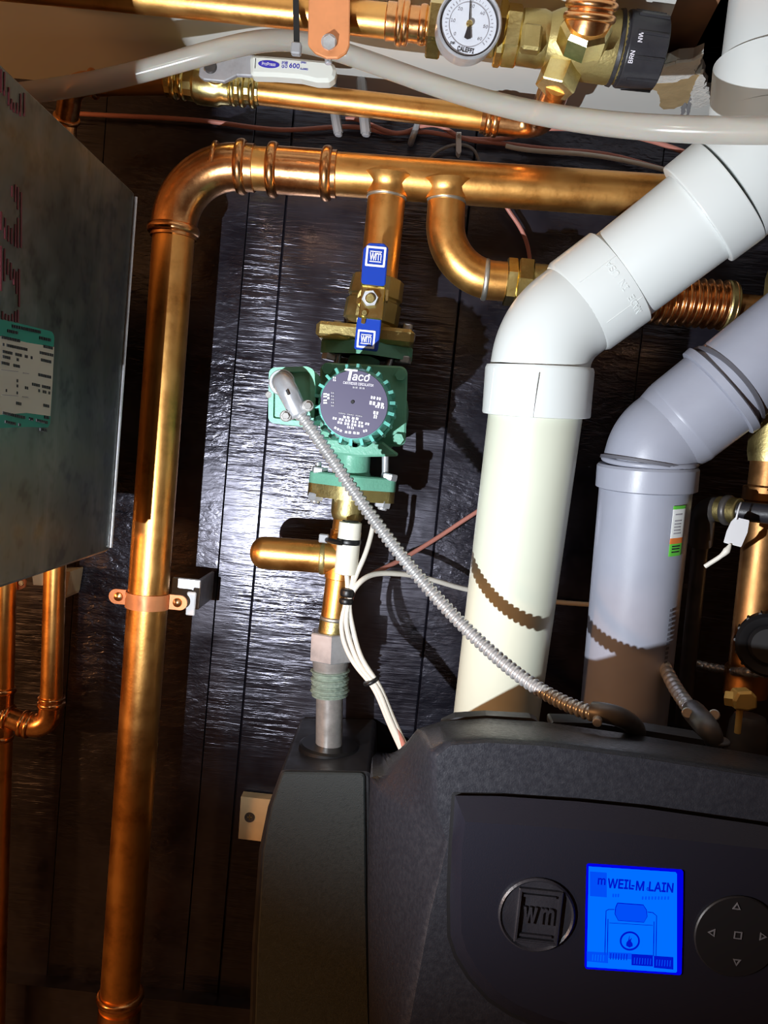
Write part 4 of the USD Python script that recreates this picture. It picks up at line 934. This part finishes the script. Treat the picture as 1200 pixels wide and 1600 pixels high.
put(t, 'outlet_nut', hexnut(P(880, 104, d7), P(866, 140, d7), 32*s7, .3), M['brass'], False)
put(t, 'outlet_pipe', sweep([P(874, 125, d7), P(858, 172, .17)], 23*s7, 28), M['copper_press'])
put(t, 'tail_nut', lathe(P(908, 72, .29), unit(P(926, 12, .32)-P(908, 72, .29)), [(0, 34*s7), (.002, 38*s7), (.016, 38*s7), (.020, 34*s7)], 8), M['brass'], False)
put(t, 'tail_pipe', sweep(PP([(910, 66, .295), (921, 30, .305), (938, -60, .32)]), 33*s7, 32), M['copper_press'])
for py in (28, 8):
    put(t, 'press_ring', ring(P(921+(28-py)*.18, py, .305+(28-py)*.0002), P(938, -60, .32)-P(921, 30, .305), (32*s7, 38*s7), .007), M['copper_press'])
# gauge
g0 = P(733, 38, .318); gs = S(733, 38, .318)
gn = unit(EYE-g0); gn = unit(gn*.35-Y*.65+V(.10, 0, 0)); gx_ = unit(np.cross(Z, gn)); gx_ = gx_ if gx_[0] > 0 else -gx_; gz_ = np.cross(gn, gx_); gz_ = gz_ if gz_[2] > 0 else -gz_
gx_ = unit(gx_ - gz_*.05); gz_ = np.cross(gn, gx_); gz_ = gz_ if gz_[2] > 0 else -gz_
put(t, 'gauge_stem', rod(at(735), g0-gn*.018, .009, 20), M['brass'])
put(t, 'gauge_case', lathe(g0-gn*.024, gn, [(0, 40*gs), (.004, 49*gs), (.020, 51*gs), (.026, 51*gs), (.0275, 48.5*gs), (.0265, 46.5*gs), (.0225, 46*gs)], 56), M['zinc'], 35, 'zinc gauge case with rolled rim')
dial = put(t, 'gauge_dial', lathe(g0-gn*.0012, gn, [(0, 46*gs), (.0006, 46*gs)], 48), M['dial'], 30, 'white pressure dial')
g1 = g0+gn*.0001-gn*.0006
rg = lambda a, r_: g1+gx_*(r_*gs*math.sin(a))+gz_*(r_*gs*math.cos(a))
put(dial, 'dial_ring', plate(Point(0, 0).buffer(32*gs, quad_segs=16).difference(Point(0, 0).buffer(31*gs, quad_segs=16)), g1, gx_, gz_, .0004), M['print_grey'], False)
put(dial, 'dial_edge', plate(Point(0, 0).buffer(46*gs, quad_segs=16).difference(Point(0, 0).buffer(43.4*gs, quad_segs=16)), g1, gx_, gz_, .0005), M['print_black'], False)
ticks = []
for k_ in range(31):
    a_ = math.radians(-130+260*k_/30); r0_ = 35 if k_ % 5 else 33
    er = gx_*math.sin(a_)+gz_*math.cos(a_); et = gx_*math.cos(a_)-gz_*math.sin(a_)
    ticks.append(plate([(-.35*gs, r0_*gs), (.35*gs, r0_*gs), (.35*gs, 38*gs), (-.35*gs, 38*gs)], g1, et, er, .0004))
put(dial, 'dial_ticks', join(ticks), M['print_grey'], False, kind='stuff')
for wd, a_ in (('0', -130), ('10', -87), ('20', -43), ('30', 0), ('40', 43), ('50', 87), ('60', 130)):
    put(dial, 'dial_number', text(wd, 4.5*gs, rg(math.radians(a_), 26), gx_, gz_), M['print_grey'], False)
put(dial, 'dial_lettering', text('CALEFFI', 6.5*gs, g1+gx_*gs*1-gz_*gs*36, gx_, gz_, bold=True, squash=.72), M['print_black'], False)
put(dial, 'dial_lettering', text('psi', 4*gs, g1-gx_*gs*21-gz_*gs*30, gx_, gz_), M['print_black'], False)
na = math.radians(-8); er = gx_*math.sin(na)+gz_*math.cos(na); et = gx_*math.cos(na)-gz_*math.sin(na)
put(dial, 'needle', plate([(-1.2*gs, 0), (1.2*gs, 0), (.5*gs, 40*gs), (-.5*gs, 40*gs)], g1+gn*.0014, et, er, .0005), M['print_black'], False)
na2 = math.radians(-2); e2 = gx_*math.sin(na2)+gz_*math.cos(na2); t2 = gx_*math.cos(na2)-gz_*math.sin(na2)
put(dial, 'needle_tail', plate([(-1.5*gs, 0), (1.5*gs, 0), (5.5*gs, -20*gs), (0, -22*gs), (-5.5*gs, -20*gs)], g1+gn*.0014, t2, e2, .0005), M['print_black'], False)
put(dial, 'hub', lathe(g1+gn*.001, gn, [(0, 5*gs), (.002, 5*gs), (.0028, 3.4*gs)], 24), M['brass'], 30)
put(t, 'gauge_glass', lathe(g0+gn*.0022, gn, [(0, 46*gs), (.0006, 45.9*gs)], 48), usdkit.material(stage, f'{LK}/glass', {'t': ('transparent_bsdf', {}), 'g': ('glossy_bsdf', {'roughness': .04, 'color': (1, 1, 1)}), 'm': ('mix_closure', {'fac': .05})}, [('t.BSDF', 'm.closure1'), ('g.BSDF', 'm.closure2')], surface='m.closure'), False)

# ------------------------------------------------------------------ clear hose across the top
hp = spline(PP([(-60, 158, .23), (50, 144, .235), (150, 128, .24), (260, 101, .24), (360, 74, .24), (450, 63, .22), (540, 84, .20), (620, 112, .215), (700, 140, .23), (800, 168, .245), (900, 187, .27), (1000, 198, .30), (1100, 203, .32), (1250, 203, .345), (1420, 196, .37), (1600, 180, .38)]), 130)
solo('clear_hose', sweep(hp, np.interp(np.arange(130), [0, 40, 60, 100, 129], [.0088, .0088, .0086, .0098, .0098]), 28), M['hose'], 'translucent plastic hose sagging across the whole top of the picture', 'hose', hp[50], smooth=60)
def tie(name, pts, r, mat, label, grp=None):
    p_ = spline(PP(pts), 16) if len(pts) > 2 else PP(pts)
    return p_
t = thing('cable_tie', 'black cable tie hanging beside the peach strap at the top pipe', 'cable tie', P(463, 80, .276))
put(t, 'band', pxplate([(457, -30), (466, -30), (468, 72), (459, 72)], .276, .002), M['black'], 25)
put(t, 'head', block(P(463, 77, .278), (.0040, .0035, .0045), ch=.001), M['hook'], 25)
# ------------------------------------------------------------------ grey pipe hooks
def hook(pts, r_, label):
    t = thing('pipe_hook', label, 'hook', P(*pts[-1]))
    p_ = spline(PP(pts), 24)
    put(t, 'arm', sweep(p_, r_, 8), M['hook'], 30)
    put(t, 'tip', rod(p_[-1]+Z*.004, p_[-1]-Z*.003, r_*.8, 8), M['hook'])
hook([(520, 100, .06), (520, 140, .075), (524, 180, .09), (529, 208, .092)], .0050, 'left of two grey plastic pipe hooks behind the copper pipe under the lever valve')
hook([(562, 84, .06), (564, 120, .075), (568, 170, .09), (572, 208, .092)], .0055, 'right of two grey plastic pipe hooks behind the copper pipe under the lever valve')

# ================================================================== wires
def wire(name, pts, r_, mat, label, n=50):
    p_ = spline(PP(pts), n)
    return solo(name, sweep(p_, r_, 12), mat, label, 'wire', p_[-1], smooth=60)
wire('thermostat_wire', [(100, 176, .008), (250, 184, .009), (345, 192, .010), (450, 203, .010), (560, 199, .012), (610, 208, .012), (660, 206, .014), (712, 214, .012), (760, 218, .012), (810, 212, .02), (850, 202, .03), (900, 202, .03), (960, 208, .03), (1020, 221, .03), (1100, 250, .03)], .0026, M['wire_pink'], 'long pink thermostat wire stapled along the top of the boards', 110)
wire('thermostat_wire', [(540, 186, .012), (580, 195, .014), (625, 208, .017), (660, 197, .019), (690, 198, .018), (718, 214, .014), (760, 222, .012), (800, 226, .010), (860, 233, .010), (940, 240, .010), (1000, 254, .010), (1060, 270, .010)], .0025, M['wire_white'] if False else M['wire_pink'], 'pink wire crossing the first one and running on above the copper header', 90)
wire('bell_wire', [(790, 228, .02), (840, 236, .02), (900, 240, .02), (960, 248, .02), (1060, 271, .02)], .0026, M['wire_white'], 'dirty white wire above the right end of the copper header', 50)
wire('loop_wire', [(668, 256, .006), (680, 240, .008), (700, 229, .012), (718, 226, .014), (736, 231, .012), (746, 244, .008), (749, 262, .006)], .0018, M['hook'], 'thin grey wire loop behind the copper header under the white tie', 40)
wire('drop_wire', [(786, 312, .02), (793, 326, .018), (806, 345, .016), (818, 366, .016), (826, 392, .014), (828, 420, .012)], .0024, M['wire_pink'], 'short pink wire dropping below the copper header beside the brass nut', 40)
wire('sensor_wire', [(541, 893, .145), (543, 912, .145), (541, 940, .142), (534, 972, .142), (540, 1010, .146), (560, 1045, .155), (582, 1072, .165), (604, 1120, .185), (632, 1182, .22), (650, 1230, .24)], .0026, M['wire_white'], 'white wire running from the sensor down to the boiler, outermost of the bundle')
wire('sensor_wire', [(553, 893, .14), (550, 915, .145), (545, 940, .146), (541, 972, .148), (550, 1012, .150), (566, 1045, .158), (586, 1070, .168), (607, 1118, .187), (636, 1180, .22), (655, 1232, .24)], .0026, M['wire_white'], 'white wire in the middle of the bundle beside the riser')
wire('sensor_wire', [(585, 812, .12), (580, 835, .125), (570, 868, .135), (556, 900, .142), (548, 925, .146), (546, 950, .145), (552, 985, .146), (566, 1030, .156), (590, 1068, .166), (612, 1118, .185), (640, 1180, .22), (658, 1234, .24)], .0026, M['wire_white'], 'white wire coming down behind the sensor and joining the bundle')
wire('pump_wire', [(550, 926, .146), (562, 910, .144), (582, 898, .13), (615, 896, .11), (650, 900, .09), (690, 910, .07), (730, 921, .05), (800, 931, .03), (865, 940, .02), (930, 945, .012), (1000, 950, .012)], .0029, M['wire_white'], 'white wire arching right from the bundle and passing behind both vent pipes', 80)
wire('control_wire', [(548, 940, .14), (556, 918, .136), (580, 898, .12), (620, 878, .09), (650, 861, .07), (690, 836, .05), (720, 816, .04), (760, 790, .03), (800, 760, .02)], .0026, M['wire_pink'], 'pink wire rising right from the bundle behind the ribbed cable', 70)
wire('control_wire', [(586, 1072, .162), (598, 1098, .172), (614, 1130, .19), (630, 1162, .212), (640, 1195, .23), (655, 1230, .24)], .0026, M['wire_pink'], 'pink wire alongside the white bundle just above the boiler')
def bundle_tie(px, py, dd, a, r_, w_, mat, label):
    c_ = P(px, py, dd)
    solo('cable_tie', ring(c_, P(*a, dd)-c_, (r_*.86, r_), w_), mat, label, 'cable tie', c_)
bundle_tie(543, 926, .146, (540, 945), .0075, .008, M['black'], 'black tape wrap around the wires just below the sensor')
bundle_tie(541, 939, .145, (539, 960), .0072, .006, M['black'], 'second black tape wrap around the wires below the sensor')
bundle_tie(580, 1064, .163, (588, 1080), .0085, .004, M['black'], 'black tie on the wire bundle halfway to the boiler')
t = thing('wire_clip', 'white cable clip on the pink wires above the copper header', 'clip', P(717, 225, .015))
put(t, 'body', pxplate([(713, 206), (721, 206), (721, 236), (717, 242), (713, 236)], .012, .012, .001), M['tag'], 25)
put(t, 'nail', rod(P(717, 212, .022), P(717, 212, .027), .002, 12), M['steel'])
t = thing('wire_staple', 'blue grey staple on the pink wires behind the upper copper pipe', 'staple', P(648, 212, .015))
put(t, 'body', sweep(spline(PP([(652, 194, .005), (649, 203, .024), (645, 214, .024), (642, 224, .005)]), 14), .0036, 10), M['zinc'], 50)

# ================================================================== things on the right
d8 = .12; s8 = S(1180, 900, d8)
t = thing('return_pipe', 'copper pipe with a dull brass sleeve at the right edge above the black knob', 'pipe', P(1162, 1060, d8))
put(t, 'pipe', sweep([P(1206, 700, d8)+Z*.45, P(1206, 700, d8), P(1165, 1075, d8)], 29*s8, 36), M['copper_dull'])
put(t, 'sleeve', between(P(1238, 420, d8), P(1205, 722, d8), [(0, 33*s8), (.05, 36*s8), (.95, 36*s8), (1, 33*s8)], 32), M['brass_dull'])
put(t, 'collar', between(P(1198, 760, d8), P(1195, 785, d8), [(0, 31*s8), (.1, 34*s8), (.9, 34*s8), (1, 31*s8)], 32), M['copper_dull'])
put(t, 'lower_socket', between(P(1168, 1040, d8), P(1163, 1085, d8), [(0, 30*s8), (.08, 33*s8), (1, 33*s8)], 32), M['copper_dull'])
t = thing('gas_pipe', 'dark iron pipe with an elbow and black sleeve carrying the white tag at right', 'pipe', P(1075, 1120, .10))
sg_ = S(1100, 800, .15)
a, b, c = P(1062, 1130, .08), P(1094, 792, .08), P(1160, 799, .19)
put(t, 'riser', sweep([P(1066, 1130, .09), P(1096, 838, .12)], 13*sg_, 24), M['iron'])
put(t, 'elbow', sweep(np.vstack([[P(1094, 850, .12)], bend(P(1094, 850, .12), P(1100, 793, .135), P(1160, 799, .17), .018, 12), [P(1130, 796, .155)]]), 19*sg_, 28), M['iron'], 50)
put(t, 'elbow_bead', ring(P(1137, 797, .158), P(1160, 799, .17)-P(1120, 795, .15), (19*sg_, 24*sg_), .008), M['iron'])
put(t, 'union', rod(P(1122, 795, .15), P(1156, 799, .168), 20*sg_, 24), M['steel'] if False else M['brass_dull'])
put(t, 'sleeve', sweep([P(1150, 798, .165), P(1320, 815, .21), P(1320, 815, .21)+(P(1320, 815, .21)-P(1150, 798, .165))*4], 15*sg_, 28), M['knob'])
t = thing('hang_tag', 'small blank white tag hanging from the iron pipe at right', 'tag', P(1150, 808, .20))
put(t, 'card', pxplate([(1150, 808), (1171, 813), (1168, 832), (1158, 855), (1131, 848), (1136, 830), (1143, 815)], .200, .0012, .001), M['tag'], False)
put(t, 'tie', sweep(spline(PP([(1158, 786, .19), (1154, 796, .20), (1150, 812, .203)]), 12), .0009, 8), M['tag'], 50)
put(t, 'tail', sweep(spline(PP([(1141, 850, .202), (1134, 862, .202), (1122, 872, .198), (1102, 885, .19)]), 20), np.interp(np.arange(20), [0, 4, 8, 19], [.0012, .0034, .0022, .0022]), 10), M['wire_white'], 50)
t = thing('black_knob', 'black round ribbed knob at the right edge, in front of the copper pipe', 'knob', P(1200, 1003, .20))
kc = P(1203, 1003, .185); kn = unit(V(-.45, -1, 0))
put(t, 'disc', lathe(kc, kn, [(0, .026), (.003, .030), (.020, .030), (.024, .027), (.022, .021), (.020, .019), (.024, .016), (.024, .006)], 40), M['rubber'], 30)
for k_ in range(16):
    a_ = 2*math.pi*k_/16; u1 = unit(np.cross(kn, Z)); u2 = np.cross(kn, u1); er = u1*math.cos(a_)+u2*math.sin(a_)
    put(t, 'rib', sweep([kc+kn*.003+er*.0300, kc+kn*.020+er*.0300], .0016, 6), M['black'], 50)
put(t, 'stem', rod(P(1190, 1003, .13), kc+kn*.002, .006, 16), M['brass_dull'])
t = thing('drain_valve', 'warm-lit brass drain cap on a short stem at lower right beside the boiler', 'valve', P(1156, 1136, .22))
sd = S(1165, 1095, .24)
put(t, 'cap', pxplate([(1154, 1082), (1176, 1081), (1184, 1090), (1184, 1108), (1170, 1112), (1150, 1110), (1147, 1096)], .235, .014, .002, .002), M['brass_lit'], 25)
put(t, 'nut', hexnut(P(1134, 1091, .235), P(1150, 1093, .24), 13*sd, .2), M['brass_lit'], False)
put(t, 'stem', rod(P(1156, 1108, .24), P(1152, 1146, .24), 5*sd, 16), M['brass_lit'])
put(t, 'body', between(P(1172, 1118, .20), P(1162, 1180, .20), [(0, 24*sd), (.2, 30*sd), (1, 32*sd)], 24), M['iron'])
# second and third armoured cables
def armoured(pts, r_, n, label, conn=None, mat=None):
    t = thing('armoured_cable', label, 'cable', P(*pts[-1]))
    p_ = spline(PP(pts), n*8); w_ = (np.arange(len(p_))/8) % 1
    put(t, 'armour', sweep(p_, r_*np.where(w_ < .72, 1+.10*np.sin(np.pi*np.clip(w_/.72, 0, 1)), .90), 14), M['conduit'], 50)
    if conn:
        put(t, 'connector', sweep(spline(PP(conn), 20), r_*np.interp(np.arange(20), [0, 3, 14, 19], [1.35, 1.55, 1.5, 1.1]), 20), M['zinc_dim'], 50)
    return t
t2_ = armoured([(1030, 1020, .15), (1045, 1055, .19), (1062, 1085, .24), (1082, 1112, .29), (1092, 1124, .31)], .0062, 14, 'short ribbed cable curving behind the grey vent into the boiler top', [(1082, 1108, .285), (1096, 1126, .315), (1108, 1142, .33), (1116, 1160, .325)])
for px, py in ((1074, 1114), (1116, 1117)):
    put(t2_, 'clamp_screw', rod(P(px, py, .30), P(px, py, .312), .0045, 14), M['steel'])
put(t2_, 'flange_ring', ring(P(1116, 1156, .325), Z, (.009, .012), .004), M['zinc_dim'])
armoured([(1078, 1034, .06), (1100, 1040, .07), (1130, 1046, .09), (1160, 1050, .16), (1260, 1056, .17)], .0044, 26, 'thin dark ribbed cable crossing in front of the copper pipe at right')
